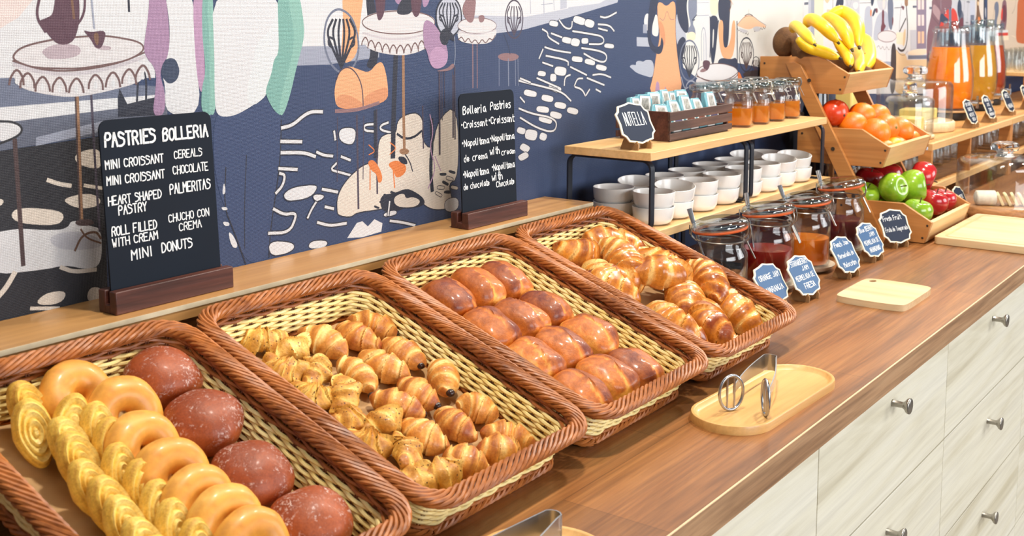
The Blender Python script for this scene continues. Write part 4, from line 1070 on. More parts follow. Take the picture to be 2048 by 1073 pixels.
# --- palmiers: two rolled lobes with laminated ridges
def make_palmier(seed):
    mb = MB(); rnd = random.Random(seed)
    for sx in (-1, 1):
        cx, a_, b_, rot = sx*.0150, .0160, .0300, -sx*R(12); n, m_ = 30, 12; vs = [(cx, 0, .0085)]; fs = []; tn = [.2]
        for side in (1, -1):
            pass
        ring = []
        for k in range(1, m_+1):
            q = k/m_
            for i in range(n):
                t = 2*math.pi*i/n; rr = q
                x = a_*rr*math.cos(t); y = b_*rr*math.sin(t)
                if y < 0: x *= 1+y*9; 
                X = cx+x*math.cos(rot)-y*math.sin(rot); Y = x*math.sin(rot)+y*math.cos(rot)
                z = .0074+.0016*math.sin(q*25) - (.0035 if k == m_ else 0)
                vs.append((X*(1+rnd.uniform(-.01, .01)), Y, z+rnd.uniform(-.0003, .0003))); tn.append(.08+.34*(math.sin(q*25) < -.2)+.32*(q > .86))
        for i in range(n): fs.append((0, 1+i, 1+(i+1) % n))
        for k in range(m_-1):
            for i in range(n): fs.append((1+k*n+i, 1+(k+1)*n+i, 1+(k+1)*n+(i+1) % n, 1+k*n+(i+1) % n))
        nb = len(vs); top = vs[:]; vs += [(x, y, -z) for x, y, z in top]; tn += tn
        fs += [tuple(nb+q for q in f[::-1]) for f in fs[:]]
        e = 1+(m_-1)*n
        for i in range(n): fs.append((e+i, nb+e+i, nb+e+(i+1) % n, e+(i+1) % n))
        mb.add(vs, fs, True, tn)
    return mb
for i, (u, v, sc, rz) in enumerate([(-.047, .350, 1.12, 6), (-.062, .312, 1.15, -16), (-.044, .284, 1.1, 8), (-.050, .256, 1.15, 2), (-.062, .221, 1.08, 6), (-.060, .190, 1.12, 4), (-.064, .160, 1.1, 0), (-.066, .130, 1.1, 6), (-.066, .100, 1.1, 0)]):
    o = make_palmier(i).build('palmier', M['palmier']); in_basket(o, 0, u+.006, v, -.028, R(rz), R(48), 0, (sc, sc, sc))
    tag(o, 'pale yellow heart-shaped puff pastry, %s' % ('at the far end of its row' if i == 0 else 'at the near end, cut by the picture edge' if i == 8 else '%s from the far end of its row' % ORD[i]), 'pastry', 'heart-shaped palmier pastries')

# --- croissants: rolled crescents with stepped layers
def make_croissant(L, Rm, bend, segs, seed, flat=.86, asym=0, steps=.16):
    rnd = random.Random(seed); mb = MB(); n, m_ = 84, 28; vs = []; fs = []; tn = []
    ks = [1+rnd.uniform(-.07, .07) for _ in range(12)]; ph = rnd.uniform(0, 6)
    for i in range(n+1):
        t = i/n*2-1; s_ = t*L/2; an = bend*t
        env = max(0, 1-abs(t)**1.9)**.72
        if bend: cx = L/2/bend*math.sin(an); cy = L/2/bend*(1-math.cos(an))
        else: cx, cy = s_, 0
        ca, sa = math.cos(an), math.sin(an)
        for j in range(m_):
            q = 2*math.pi*j/m_
            bb = (t+asym)+.13*math.sin(q+ph)*(1 if t > 0 else -1)*min(1, abs(t)*5)      # the wraps run at a slant round the roll
            d = max(0, abs(bb)*segs+.5); k = int(d); fr = d-k
            bul = 1+steps*(.55-fr)*(1.0-.3*fr)+.06*math.sin(math.pi*fr)
            r_ = Rm*env*bul*ks[min(k, 11)]+.0010
            lam = 1+.010*math.sin(d*26+math.sin(q*2)*1.5)
            r_ *= lam; y = r_*math.cos(q); z = r_*flat*math.sin(q); 
            if z < -Rm*.62: z = -Rm*.62+(z+Rm*.62)*.3
            vs.append((cx-sa*y, cy+ca*y, z))
            pale = .55*math.exp(-((fr-.93)/.12)**2)+.35*math.exp(-((fr-.0)/.07)**2)
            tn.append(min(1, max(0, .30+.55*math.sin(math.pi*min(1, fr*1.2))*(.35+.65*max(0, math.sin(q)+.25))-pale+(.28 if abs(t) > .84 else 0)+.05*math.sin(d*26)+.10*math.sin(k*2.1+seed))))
    for i in range(n):
        for j in range(m_): fs.append((i*m_+j, (i+1)*m_+j, (i+1)*m_+(j+1) % m_, i*m_+(j+1) % m_))
    fs.append(tuple(range(m_))); fs.append(tuple(n*m_+j for j in range(m_))[::-1])
    mb.add(vs, fs, True, tn); return bumpy(mb, .17, 26, seed)
MINI = [(0.0867, 0.3578, 0.1244, 0.3017), (0.056, 0.3537, 0.0741, 0.2801), (0.0074, 0.3617, 0.0248, 0.2935), (0.0919, 0.3026, 0.0963, 0.2294), (0.0057, 0.2929, 0.0025, 0.219), (0.0377, 0.2874, 0.0571, 0.2164), (0.1219, 0.2337, 0.073, 0.1582), (0.0405, 0.2215, 0.0485, 0.1588), (-0.0126, 0.2177, 0.0206, 0.1556), (0.0381, 0.1582, 0.0361, 0.092), (0.0762, 0.1565, 0.1069, 0.1097), (-0.0192, 0.1622, -0.0062, 0.0932), (0.0575, 0.1029, 0.1001, 0.049), (0.0241, 0.0794, 0.0712, 0.0441), (-0.0184, 0.0947, 0.0121, 0.046)]
clab = ['at the back, nearest the right wall', 'second from the back of the basket', 'at the back left, chocolate end up', 'against the right wall, dark filling at its near end', 'at the middle left beside the seeded ones', 'pale one in the upper middle', 'leaning on the right wall, upright', 'browned one in the centre', 'chocolate showing at both ends, left of centre', 'dark brown one right of centre', 'low against the right wall', 'left of centre towards the front', 'in the front right corner, upper', 'in the front right, under the corner one', 'front middle, triangular peak up']
for i, (u0, v0, u1, v1) in enumerate(MINI):
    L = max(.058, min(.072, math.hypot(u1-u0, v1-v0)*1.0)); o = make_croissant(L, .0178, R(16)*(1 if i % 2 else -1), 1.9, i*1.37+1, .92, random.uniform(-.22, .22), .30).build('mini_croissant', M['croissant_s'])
    in_basket(o, 1, (u0+u1)/2, (v0+v1)/2, FL+.0165+(.004 if i in (6,) else 0), math.atan2(v1-v0, u1-u0), R(random.uniform(-12, 12)), 0)
    if i in (0, 3, 5, 6, 7, 8): MB().ball((L*.45, 0, 0), .0058, 12, 8, (1, 1, .8)).build('chocolate_end', M['choc'], o)
    if i in (2, 8): e2 = MB().ball((-L*.45, 0, 0), .0058, 12, 8, (1, 1, .8)).build('chocolate_end', M['choc'], o)
    tag(o, 'mini chocolate croissant, %s' % clab[i], 'croissant', 'mini chocolate croissants')
SEED = [(-0.0526, 0.3659), (-0.0348, 0.3316), (-0.071, 0.3048), (-0.0392, 0.283), (-0.0724, 0.2513), (-0.0447, 0.2282), (-0.0735, 0.1914), (-0.0432, 0.1694), (-0.0796, 0.1506), (-0.0538, 0.1145), (-0.0747, 0.0767), (-0.0437, 0.0664)]
for i, (u, v) in enumerate(SEED):
    mb = MB(); rnd = random.Random(i+50)
    a_ = make_croissant(.064, .0165, R(70), 2.6, i*2.1+3, .80, .1*rnd.uniform(-1, 1), .40); 
    o = bumpy(a_, .42, 60, i+3).build('seeded_croissant', M['seeded']); in_basket(o, 1, max(-.108, u), v, FL+.0155+.003*(i % 2), R(rnd.uniform(-70, 60)), R(rnd.uniform(-25, 35)), 0)
    tag(o, 'seed-covered mini croissant in the left columns of the second basket, %s' % ('farthest back' if i == 0 else 'nearest the front' if i == 11 else '%s from the back' % ORD[i]), 'croissant', 'seeded mini croissants')
# --- glazed rolls
def make_roll(seed, wx=.035, ly=.041, hz=.026):
    mb = MB(); rnd = random.Random(seed); n, m_ = 40, 26; vs = []; fs = []; tn = []; c0 = rnd.uniform(-.35, .35); sgn = rnd.choice((-1, 1))
    for j in range(m_+1):
        ph = -math.pi/2+math.pi*j/m_
        for i in range(n):
            t = 2*math.pi*i/n
            def se(w_, e): return math.copysign(abs(w_)**e, w_)
            x = se(math.cos(ph), .75)*se(math.cos(t), .72); y = se(math.cos(ph), .75)*se(math.sin(t), .62); z = se(math.sin(ph), .85)
            k = sgn*(x-c0-.12*math.sin(y*2)); st = 1.0+(.10 if k > 0 else 0); lip = math.exp(-(k/.10)**2)
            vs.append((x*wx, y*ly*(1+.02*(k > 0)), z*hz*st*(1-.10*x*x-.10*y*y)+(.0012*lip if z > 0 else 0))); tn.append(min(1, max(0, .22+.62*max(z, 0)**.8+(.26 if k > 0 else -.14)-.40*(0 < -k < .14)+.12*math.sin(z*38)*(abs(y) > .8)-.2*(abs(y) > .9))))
    for j in range(m_):
        for i in range(n): fs.append((j*n+i, j*n+(i+1) % n, (j+1)*n+(i+1) % n, (j+1)*n+i))
    mb.add(vs, fs, True, tn); return bumpy(mb, .13, 36, seed)
for r_ in range(4):
    for c_ in range(3):
        i = r_*3+c_; u = (-.064, .002, .070)[c_]-(0, .008, .012, .016)[r_]; v = (.322, .238, .156, .074)[r_]+random.uniform(-.003, .003)
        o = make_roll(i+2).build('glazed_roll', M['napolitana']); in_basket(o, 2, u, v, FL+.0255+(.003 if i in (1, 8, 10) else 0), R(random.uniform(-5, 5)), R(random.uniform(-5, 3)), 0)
        tag(o, 'shiny brown glazed pastry roll, %s of the %s row from the back' % (('left', 'middle', 'right')[c_], ORD[r_]), 'pastry roll', 'glazed pastry rolls')
BIG = [(0.0304, 0.3701, 0.1291, 0.2833), (0.1075, 0.2913, 0.128, 0.1786), (-0.038, 0.3541, 0.0227, 0.2953), (0.0126, 0.2991, -0.0088, 0.237), (-0.0368, 0.2312, 0.0883, 0.1716), (-0.0485, 0.3047, -0.0701, 0.1953), (0.1454, 0.1933, 0.1009, 0.1145), (-0.0657, 0.174, -0.0814, 0.0675), (0.0358, 0.1422, -0.0386, 0.0324), (0.0972, 0.1418, 0.0755, 0.0262)]
BIG += [(-.080, .27, .005, .22), (.0, .12, .07, .19)]
blab = ['at the back by the right rim, longest one', 'along the right wall, second from the back', 'small end showing at the back left', 'in the upper middle between two others', 'plump one in the middle', 'pale one against the left rim', 'against the right wall beyond the middle', 'light-streaked one at the front left', 'front middle with a dark knobbly tip', 'front right with a dark curled end', 'low one between the left rim and the plump middle one', 'buried one in front of the plump middle one']
for i, (u0, v0, u1, v1) in enumerate(BIG):
    L = max(.118, min(.138, math.hypot(u1-u0, v1-v0)*1.15)); o = make_croissant(L, .0300, R(30)*(1 if i % 3 else -1), 2.9, i*1.9+2, .88, random.uniform(-.12, .12), .24).build('large_croissant', M['croissant'])
    uu, vv = (u0+u1)/2, (v0+v1)/2; lim = .10; uu = max(-lim, min(lim, uu))
    in_basket(o, 3, uu, vv, FL+.025+(.022 if i in (3, 4, 6) else 0), math.atan2(v1-v0, u1-u0), R(random.uniform(-10, 10)), R((4 if i in (3, 4, 6) else 0)))
    tag(o, 'large glazed croissant, %s' % blab[i], 'croissant', 'large croissants')

# ================================================================== CHALKBOARDS ON THE LEDGE
def chalk_board(name, label, x, y, bw, bd, bh, W_, H_, lean, lines, side_off=0):
    s = empty(name, (x, y, ZL)); tag(s, label, 'menu board', 'chalkboard menus on the ledge')
    b = MB(); b.box((0, bd*.31, bh/2), (bw, bd*.38, bh)); b.box((0, -bd*.31, bh/2), (bw, bd*.38, bh)); b.box((0, 0, bh*.2), (bw, bd*.3, bh*.4)); b.build('wooden_base', M['walnut'], s, bevel=.0012)
    tf = Matrix.Translation((0, .0005, bh*.42)) @ Matrix.Rotation(R(90-lean), 4, 'X')
    o = MB().prism(rrect(W_, H_, .011, 6, 0, H_/2), -.0012, .0012, tf).build('board', M['slate'], s)
    t = MB(); t.X = tf
    for (txt, lx, ly, h, wd, st) in lines: lettering(t, txt, lx*W_-W_/2, ly*H_, h, wd*W_, st, .0015, .0)
    t.build('lettering', M['chalk'], o)
    return s
chalk_board('menu_board', 'large dark chalkboard reading PASTRIES BOLLERIA in a brown wooden base', .8385, 1.135, .170, .034, .027, .158, .211, 3, [
    ('PASTRIES', .04, .855, .0155, .43, .17), ('BOLLERIA', .54, .855, .0145, .42, .17), ('MINI CROISSANT', .03, .735, .010, .50, .14), ('CEREALS', .63, .745, .0095, .26, .13),
    ('MINI CROISSANT', .03, .645, .010, .50, .14), ('CHOCOLATE', .61, .655, .010, .33, .13), ('HEART SHAPED', .03, .535, .010, .46, .14), ('PALMERITAS', .57, .545, .012, .38, .13), ('PASTRY', .11, .475, .0105, .24, .14),
    ('ROLL FILLED', .04, .365, .0105, .39, .14), ('CHUCHO CON', .54, .385, .0095, .38, .13), ('WITH CREAM', .04, .305, .0095, .39, .14), ('CREMA', .63, .325, .0095, .21, .13), ('MINI', .19, .215, .0115, .18, .14), ('DONUTS', .46, .22, .0115, .28, .14)])
chalk_board('menu_board', 'smaller dark chalkboard reading Bolleria Pastries beside the metal-legged shelf', 1.473, 1.132, .162, .036, .026, .146, .204, 2, [
    ('Bolleria', .06, .84, .0125, .40, .15), ('Pastries', .55, .85, .0125, .38, .15), ('.Croissant', .03, .73, .0105, .44, .15), ('.Croissant', .52, .735, .0115, .46, .15),
    ('.Napolitana', .03, .585, .0105, .47, .15), ('.Napolitana', .53, .59, .0105, .45, .15), ('de crema', .05, .465, .011, .41, .14), ('with', .52, .49, .0115, .18, .15), ('cream', .73, .47, .0095, .26, .15),
    ('.Napolitana', .03, .34, .0105, .45, .15), ('.Napolitana', .55, .355, .0105, .42, .15), ('de chocolate', .03, .245, .0095, .46, .15), ('with', .54, .275, .012, .20, .15), ('Chocolate', .62, .215, .0095, .34, .15)])

# ================================================================== TWO-TIER SHELF
ZT, ZM = .2925, .148
SX0, SX1, SY0, SY1 = 1.745, 2.573, .985, 1.168
sh = empty('two_tier_shelf', ((SX0+SX1)/2, (SY0+SY1)/2, 0)); tag(sh, 'long bamboo two-tier shelf on blue-black metal hoop legs', 'shelf')
ox, oy = sh.location.x, sh.location.y
MB().box((0, 0, ZT-.0075), (SX1-SX0, SY1-SY0, .015)).build('top_board', M['bamboo_lt'], sh, bevel=.001)
MB().box((.036, 0, ZM-.0075), (SX1-SX0, SY1-SY0, .015)).build('lower_board', M['bamboo_lt'], sh, bevel=.001)
def hoop(x, z0, z1, dy=0):
    w_ = SY1-SY0-.008; h_ = z1-z0; path = [(0, px_, pz+(z0+z1)/2) for px_, pz in rrect(w_, h_-.004, .016, 5)]
    mb = MB(); n = len(path); vs = []; fs = []
    for i, (_, y, z) in enumerate(path):
        a_, b_ = path[i-1], path[(i+1) % n]; d = Vector((0, b_[1]-a_[1], b_[2]-a_[2])).normalized(); nn = Vector((0, -d.z, d.y))
        for sx, sn in ((-1, -1), (1, -1), (1, 1), (-1, 1)): vs.append((x-ox+sx*.007, y+nn.y*.002*sn, z+nn.z*.002*sn))
    for i in range(n):
        for k in range(4): fs.append((i*4+k, ((i+1) % n)*4+k, ((i+1) % n)*4+(k+1) % 4, i*4+(k+1) % 4))
    mb.add(vs, fs, False); mb.build('metal_leg', M['iron'], sh, bevel=.0004)
for x in (SX0+.012, 2.146, 2.172, SX1-.012): hoop(x, ZM, ZT-.015)
for x in (SX0+.048, 2.18, 2.21, SX1+.024): hoop(x, 0, ZM-.015)

# bowls
def bowl_mesh():
    mb = MB(); mb.lathe([(0, .0015), (.026, .0), (.033, .004), (.0375, .012), (.0392, .030), (.0396, .0325), (.0386, .033), (.0376, .0315), (.036, .014), (.031, .006), (.024, .0035), (0, .003)], 40); return mb
bw0 = None
FX = [1.838, 1.918, 2.018, 2.118, 2.228, 2.322, 2.412, 2.498]; BX = [1.840, 1.925, 2.035, 2.128, 2.240, 2.345, 2.430, 2.520]
for rw, xs, yy in (('front', FX, 1.032), ('back', BX, 1.118)):
    for i, x in enumerate(xs):
        for lv in (0, 1):
            if bw0 is None: o = bw0 = bowl_mesh().build('bowl', M['white'])
            else: o = bw0.copy(); col.objects.link(o)
            o.location = (x+random.uniform(-.002, .002), yy+random.uniform(-.003, .003), ZM+.0005+lv*.0275); o.rotation_euler = (0, 0, random.uniform(0, 6))
            if lv and (rw, i) in (('front', 1), ('front', 6), ('front', 7), ('back', 1), ('back', 6)): o.rotation_euler = (R(6), R(-7), 0); o.location.z += .002
            tag(o, 'white ceramic bowl, %s of the %s stack from the left in the %s row' % ('upper' if lv else 'lower', ORD[i], rw), 'bowl', 'white bowls on the lower shelf')

# dark slatted crate with spread packets
CX0, CX1, CY0, CY1, CH = 1.905, 2.172, 1.035, 1.155, .058
cr = empty('slatted_crate', ((CX0+CX1)/2, (CY0+CY1)/2, ZT)); tag(cr, 'small dark brown slatted wooden crate filled with spread packets', 'crate')
cw, cd = CX1-CX0, CY1-CY0
for sy in (-1, 1):
    for z_ in (.010, .029, .0485): MB().box((0, sy*(cd/2-.0025), z_), (cw, .005, .0165 if z_ > .02 else .012)).build('slat', M['walnut2'], cr, bevel=.0006)
for sx in (-1, 1): MB().box((sx*(cw/2-.011), 0, .0285), (.006, cd-.0105, .057)).build('end_panel', M['walnut'], cr, bevel=.0006)
MB().box((0, 0, .003), (cw-.028, cd-.011, .004)).build('crate_base', M['walnut2'], cr)
def packet(i, x, y, z, rz, tilt, kind, lab):
    s = empty('spread_packet', (x, y, z), (R(tilt), 0, R(rz))); s.scale = (1.12, 1.0, 1.22); tag(s, lab, 'packet', 'spread packets in the dark crate'); RX = Matrix.Rotation(R(90), 4, 'X')
    MB().prism([(-.017, 0), (.017, 0), (.018, .004), (.018, .040), (.013, .050), (-.013, .050), (-.018, .040), (-.018, .004)], -.005, .005, RX).build('tub', M['pk_blue'], s, bevel=.001)
    MB().prism([(-.016, .001), (.016, .001), (.013, .046), (-.009, .048)], .0051, .0056, RX).build('label', M['pk_white'], s)
    MB().prism([(-.012, .005), (.012, .005), (.009, .022), (-.008, .022)], .0057, .0061, RX).build('picture', (M['pk_brown'], M['pk_purple'], M['pk_brown'])[i % 3], s)
    MB().prism([(-.007, .026), (.009, .026), (.009, .043), (-.005, .044)], .0057, .0061, RX).build('printed_text', M['pk_grey'], s)
    MB().box((.006, -.0060, .004), (.012, .0006, .003)).build('red_mark', M['pk_red'], s)
pl = ['leaning sideways at the left end', 'white-labelled, second along the front', 'tallest of the front ones', 'low one with a purple picture', 'at the right end of the front']
for i, (x, y, dz, rz, tl) in enumerate([(1.938, 1.062, .012, -25, -28), (1.985, 1.058, .016, -8, -24), (2.035, 1.060, .022, -6, -22), (2.085, 1.058, .014, -4, -24), (2.135, 1.060, .022, -5, -16)]):
    packet(i, x, y, ZT+dz, rz, tl, i % 2 or i == 2, 'foil spread packet %s of the crate' % pl[i])
for i, (x, y, dz) in enumerate([(1.940, 1.125, .020), (1.967, 1.128, .023), (1.998, 1.122, .026), (2.030, 1.128, .024), (2.062, 1.124, .028), (2.095, 1.128, .022), (2.128, 1.124, .024)]):
    packet(i, x, y, ZT+dz, random.uniform(-30, 10), random.uniform(-22, -4), 1, 'pale blue foil spread packet standing in the back of the crate, %s from the left' % ORD[i])
for i in range(6): tag(MB().box((1.95+i*.036, 1.048, ZT+.0215), (.032, .012, .011)).build('spread_packet', M['pk_blue'] if i % 2 else M['pk_white'], bevel=.002), 'foil spread packet lying low behind the front slats, %s from the left' % ORD[i], 'packet', 'spread packets in the dark crate')

# ================================================================== JARS
def lathe_part(name, prof, mat, parent, n=40, sq=0, close=True, tf=None):
    mb = MB(); mb.lathe(prof, n, close=close, sq=sq)
    if tf is not None: mb.v = [tuple(tf @ Vector(v)) for v in mb.v]
    return mb.build(name, mat, parent)
def clip_jar(loc, rz, s, fill, fmat, label, lid_tilt=0, spoon=True, saucer=True, name='clip_top_jar', cat='jar', group=None, sq=0, small=False):
    """s = scale (1 = one-litre jar 15 cm tall)"""
    j = empty(name, loc, (0, 0, R(rz))); tag(j, label, cat, group)
    bz = .008 if saucer else 0
    pr = [(0, .001), (.040, 0), (.047, .004), (.050, .012), (.050, .088), (.0485, .097), (.043, .106), (.0415, .110), (.0425, .113), (.0415, .116), (.0415, .124), (.0445, .126), (.0445, .129),
          (.0385, .129), (.0385, .108), (.045, .096), (.0472, .088), (.0472, .014), (.044, .008), (0, .007)]
    sc = lambda P: [(r_*s, z*s+bz) for r_, z in P]
    lathe_part('glass_body', sc(pr), M['glass'], j, 40, sq, False)
    if fill:
        f = fill; q = [(0, .0075), (.043, .0085), (.0466, .015), (.0466, min(f, .088))]
        if f > .09: q.append((.044, f))
        q.append((0, q[-1][1]))
        lathe_part('contents', sc(q), fmat, j, 36, sq, False)
    tf = Matrix.Translation((0, .043*s, .1305*s+bz)) @ Matrix.Rotation(R(-lid_tilt), 4, 'X') @ Matrix.Translation((0, -.043*s, 0))
    g = MB(); g.lathe([(.038*s, .000), (.0485*s, .000), (.0495*s, .0022*s), (.0485*s, .0044*s), (.038*s, .0044*s)], 40, close=True); g.v = [tuple(tf @ Vector(v)) for v in g.v]; g.build('rubber_ring', M['gasket'] if not small else M['glass_b'], j)
    lathe_part('glass_lid', [(r_*s, z*s) for r_, z in [(0, .010), (.030, .0105), (.036, .0085), (.039, .0048), (.0490, .0048), (.0510, .0075), (.0505, .0110), (.0465, .0165), (.039, .0200), (.036, .0195), (.030, .0172), (.018, .0170), (0, .0185)]], M['glass_b'], j, 40, 0, False, tf)
    w_ = MB(); w_.tube([(.0425*s*math.cos(t), .0425*s*math.sin(t), .1185*s+bz) for t in [2*math.pi*i/28 for i in range(28)]], .0011*s+.0003, 6, True)
    for sx in (-1, 1):
        x = sx*.012*s; w_.tube([(x, -.044*s, .118*s+bz), (x, -.050*s, .124*s+bz), (x, -.052*s, .136*s+bz), (x*.9, -.049*s, .150*s+bz), (x*.8, -.038*s, .1515*s+bz)], .0012*s+.0002, 6)
        w_.tube([(x, .044*s, .118*s+bz), (x, .053*s, .126*s+bz), (x, .053*s, .142*s+bz)], .0012*s+.0002, 6)
    w_.tube([(-.004*s, -.046*s, .117*s+bz), (-.004*s, -.062*s, .085*s+bz), (.004*s, -.062*s, .085*s+bz), (.004*s, -.046*s, .117*s+bz)], .0012*s+.0002, 6)
    w_.build('wire_clip', M['steel_b'], j)
    if spoon:
        sp = MB(); tip = Vector((-.020*s, .018*s, .050*s+bz)); end = Vector((.030*s, .052*s, .166*s+bz)); 
        sp.tube([tip.lerp(end, k/8)+Vector((0, 0, .002*math.sin(k))) for k in range(9)], [.0022, .002, .0018, .0018, .002, .0024, .003, .0046, .005], 10, flat=.45)
        sp.ball(tip+Vector((-.006*s, 0, -.010*s)), .013*s, 14, 10, (.55, .8, 1)); sp.build('spoon', M['steel'], j)
    if saucer:
        sa = MB(); sa.lathe([(0, 0), (.036, 0), (.052, .004), (.060, .013), (.0605, .0145), (.058, .014), (.048, .0085), (.040, .0076), (0, .0076)], 44); sa.build('saucer', simple('saucer_clay', (196, 184, 164), .35) if 'saucer_clay' not in bpy.data.materials else bpy.data.materials['saucer_clay'], j)
    return j
clip_jar((1.862, .905, 0), 35, 1.02, .045, M['jam_clear'], 'clip-top glass jar with a tilted lid, half hidden by the croissant basket', 7)
clip_jar((2.065, .902, 0), 10, 1.02, .070, M['jam_red'], 'clip-top glass jar of dark red strawberry jam with spoon', 7)
clip_jar((2.262, .902, 0), 40, .99, .062, M['jam_orange'], 'clip-top glass jar of orange peach jam with a spoon in it', 5)
clip_jar((2.468, .906, 0), 20, 1.02, .068, M['jam_purple'], 'clip-top glass jar of dark purple jam beside the fruit stand', 8)
hx = [(2.262, 1.062), (2.345, 1.060), (2.428, 1.060), (2.512, 1.060)]
for i, (x, y) in enumerate(hx): clip_jar((x, y, ZT), 15+4*i, .62, .066, M['honey'], 'small clip jar of honey, %s from the left in the front row' % ORD[i], 0, False, False, 'honey_jar', 'jar', 'small honey jars', 5, True)
for i, (x, y) in enumerate([(2.235, 1.130), (2.318, 1.132), (2.402, 1.130), (2.486, 1.130)]): clip_jar((x, y, ZT), 20+4*i, .62, .062, M['honey'], 'small clip jar of honey, %s from the left in the back row' % ORD[i], 0, False, False, 'honey_jar', 'jar', 'small honey jars', 5, True)

# ================================================================== LABEL SIGNS ON LITTLE STANDS
def sign_outline(w_, h_):
    P = [(-.32, .5), (0, .46), (.32, .5), (.5, .33), (.46, 0), (.5, -.33), (.32, -.5), (0, -.44), (-.32, -.5), (-.5, -.33), (-.46, 0), (-.5, .33)]
    K = [(-.36, .44), (-.16, .475), (0, .52), (.16, .475), (.36, .44), (.41, .32), (.5, .25), (.47, 0), (.5, -.25), (.41, -.32), (.36, -.44), (.16, -.475), (0, -.52), (-.16, -.475), (-.36, -.44), (-.41, -.32), (-.5, -.25), (-.47, 0), (-.5, .25), (-.41, .32)]
    out = []; n = len(K)
    corner = {2: 1, 6: 1, 8: 1, 12: 1, 16: 1, 18: 1, 0: 1, 4: 1, 10: 1, 14: 1}
    return [(x*w_, y*h_) for x, y in K]
def sign(label, x, y, z, w_, h_, lines, face='label', lean=24, rz=0, group='small shaped label signs'):
    s = empty('label_sign', (x, y, z), (0, 0, R(rz))); tag(s, label, 'sign', group)
    tf = Matrix.Translation((0, .010, h_*.5*math.cos(R(lean))+.012)) @ Matrix.Rotation(R(90-lean), 4, 'X')
    o = MB().prism(sign_outline(w_, h_), -.0022, 0, tf).build('border', M['cream'], s)
    MB().prism([(a_*.90, b_*.92) for a_, b_ in sign_outline(w_, h_)], 0, .0006, tf).build('face', M[face], o)
    t = MB(); t.X = tf
    for txt, cx, cy, h, wd in lines: wd *= .86; lettering(t, txt, (cx*.8-wd/2)*w_, (cy-.5)*h_-h*h_/2+.5*h_*0, h*h_, wd*w_, min(.17, .20*wd*w_/len(txt)/(h*h_)), .0009)
    t.build('lettering', M['chalk'], o)
    for k in (-1, 1):
        MB().prism([(-.012, 0), (.028, 0), (.026, .006), (.014, .034), (.008, .036), (.002, .014), (-.004, .010), (-.009, .016), (-.013, .010)], -.0015, .0015, Matrix.Translation((k*w_*.20, 0, 0)) @ Matrix.Rotation(R(90), 4, 'Z') @ Matrix.Rotation(R(90), 4, 'X')).build('foot', M['card'], s)
    MB().prism(chaikin([(-.016, 0), (.036, 0), (.044, .010), (.040, .022), (.033, .024), (.030, .014), (.016, .010), (-.010, .014)]), -.0015, .0015, Matrix.Translation((0, .014, 0)) @ Matrix.Rotation(R(90), 4, 'X')).build('crossbar', M['card_lt'], s)
    return s
sign('label sign half hidden by the croissant basket, reading ORANGE JAM', 1.925, .822, 0, .098, .076, [('ORANGE JAM', .02, .68, .13, .84), ('NARANJA', .05, .36, .13, .7)], 'label_g', 30, -5)
sign('label sign reading STRAWBERRY JAM in front of the red jam jar', 2.020, .798, 0, .096, .078, [('STRAWBERRY', 0, .83, .13, .78), ('JAM', .18, .66, .11, .3), ('MERMELADA DE', 0, .46, .12, .84), ('FRESA', .05, .24, .13, .48)], 'label_g', 30, -5)
sign('label sign reading Peach Jam in front of the orange jam jar', 2.245, .801, 0, .096, .078, [('Peach Jam', 0, .80, .13, .72), ('Mermelada de', 0, .50, .13, .82), ('Melocoton', 0, .24, .13, .66)], 'label_g', 30, -5)
sign('label sign reading Blue BERRY JAM in front of the purple jam jar', 2.425, .812, 0, .096, .078, [('Blue BERRY', 0, .82, .13, .78), ('JAM', .2, .64, .11, .3), ('MERMELADA DE', 0, .44, .12, .84), ('ARANDANO', .0, .22, .13, .62)], 'label_g', 30, -5)
sign('label sign reading Fresh Fruit at the corner of the fruit stand', 2.600, .816, 0, .098, .080, [('Fresh Fruit', -.06, .75, .14, .74), ('Fruta de Temporada', 0, .42, .13, .92)], 'label', 26, -20)
sign('small label sign between the fruit stand and the sliced cheese', 3.085, .800, 0, .090, .074, [('CHEESE', 0, .6, .12, .7)], 'label', 24)
sign('dark label sign for chocolate spread, in front of the dark crate', 1.783, 1.030, ZT, .096, .078, [('NUTELLA', .0, .60, .32, .70)], 'label', 26, -8)
sign('HONEY MIEL label sign behind the last honey jar', 2.550, 1.070, ZT, .096, .080, [('HONEY', 0, .74, .22, .7), ('MIEL', .08, .36, .24, .56)], 'label', 24, -14)

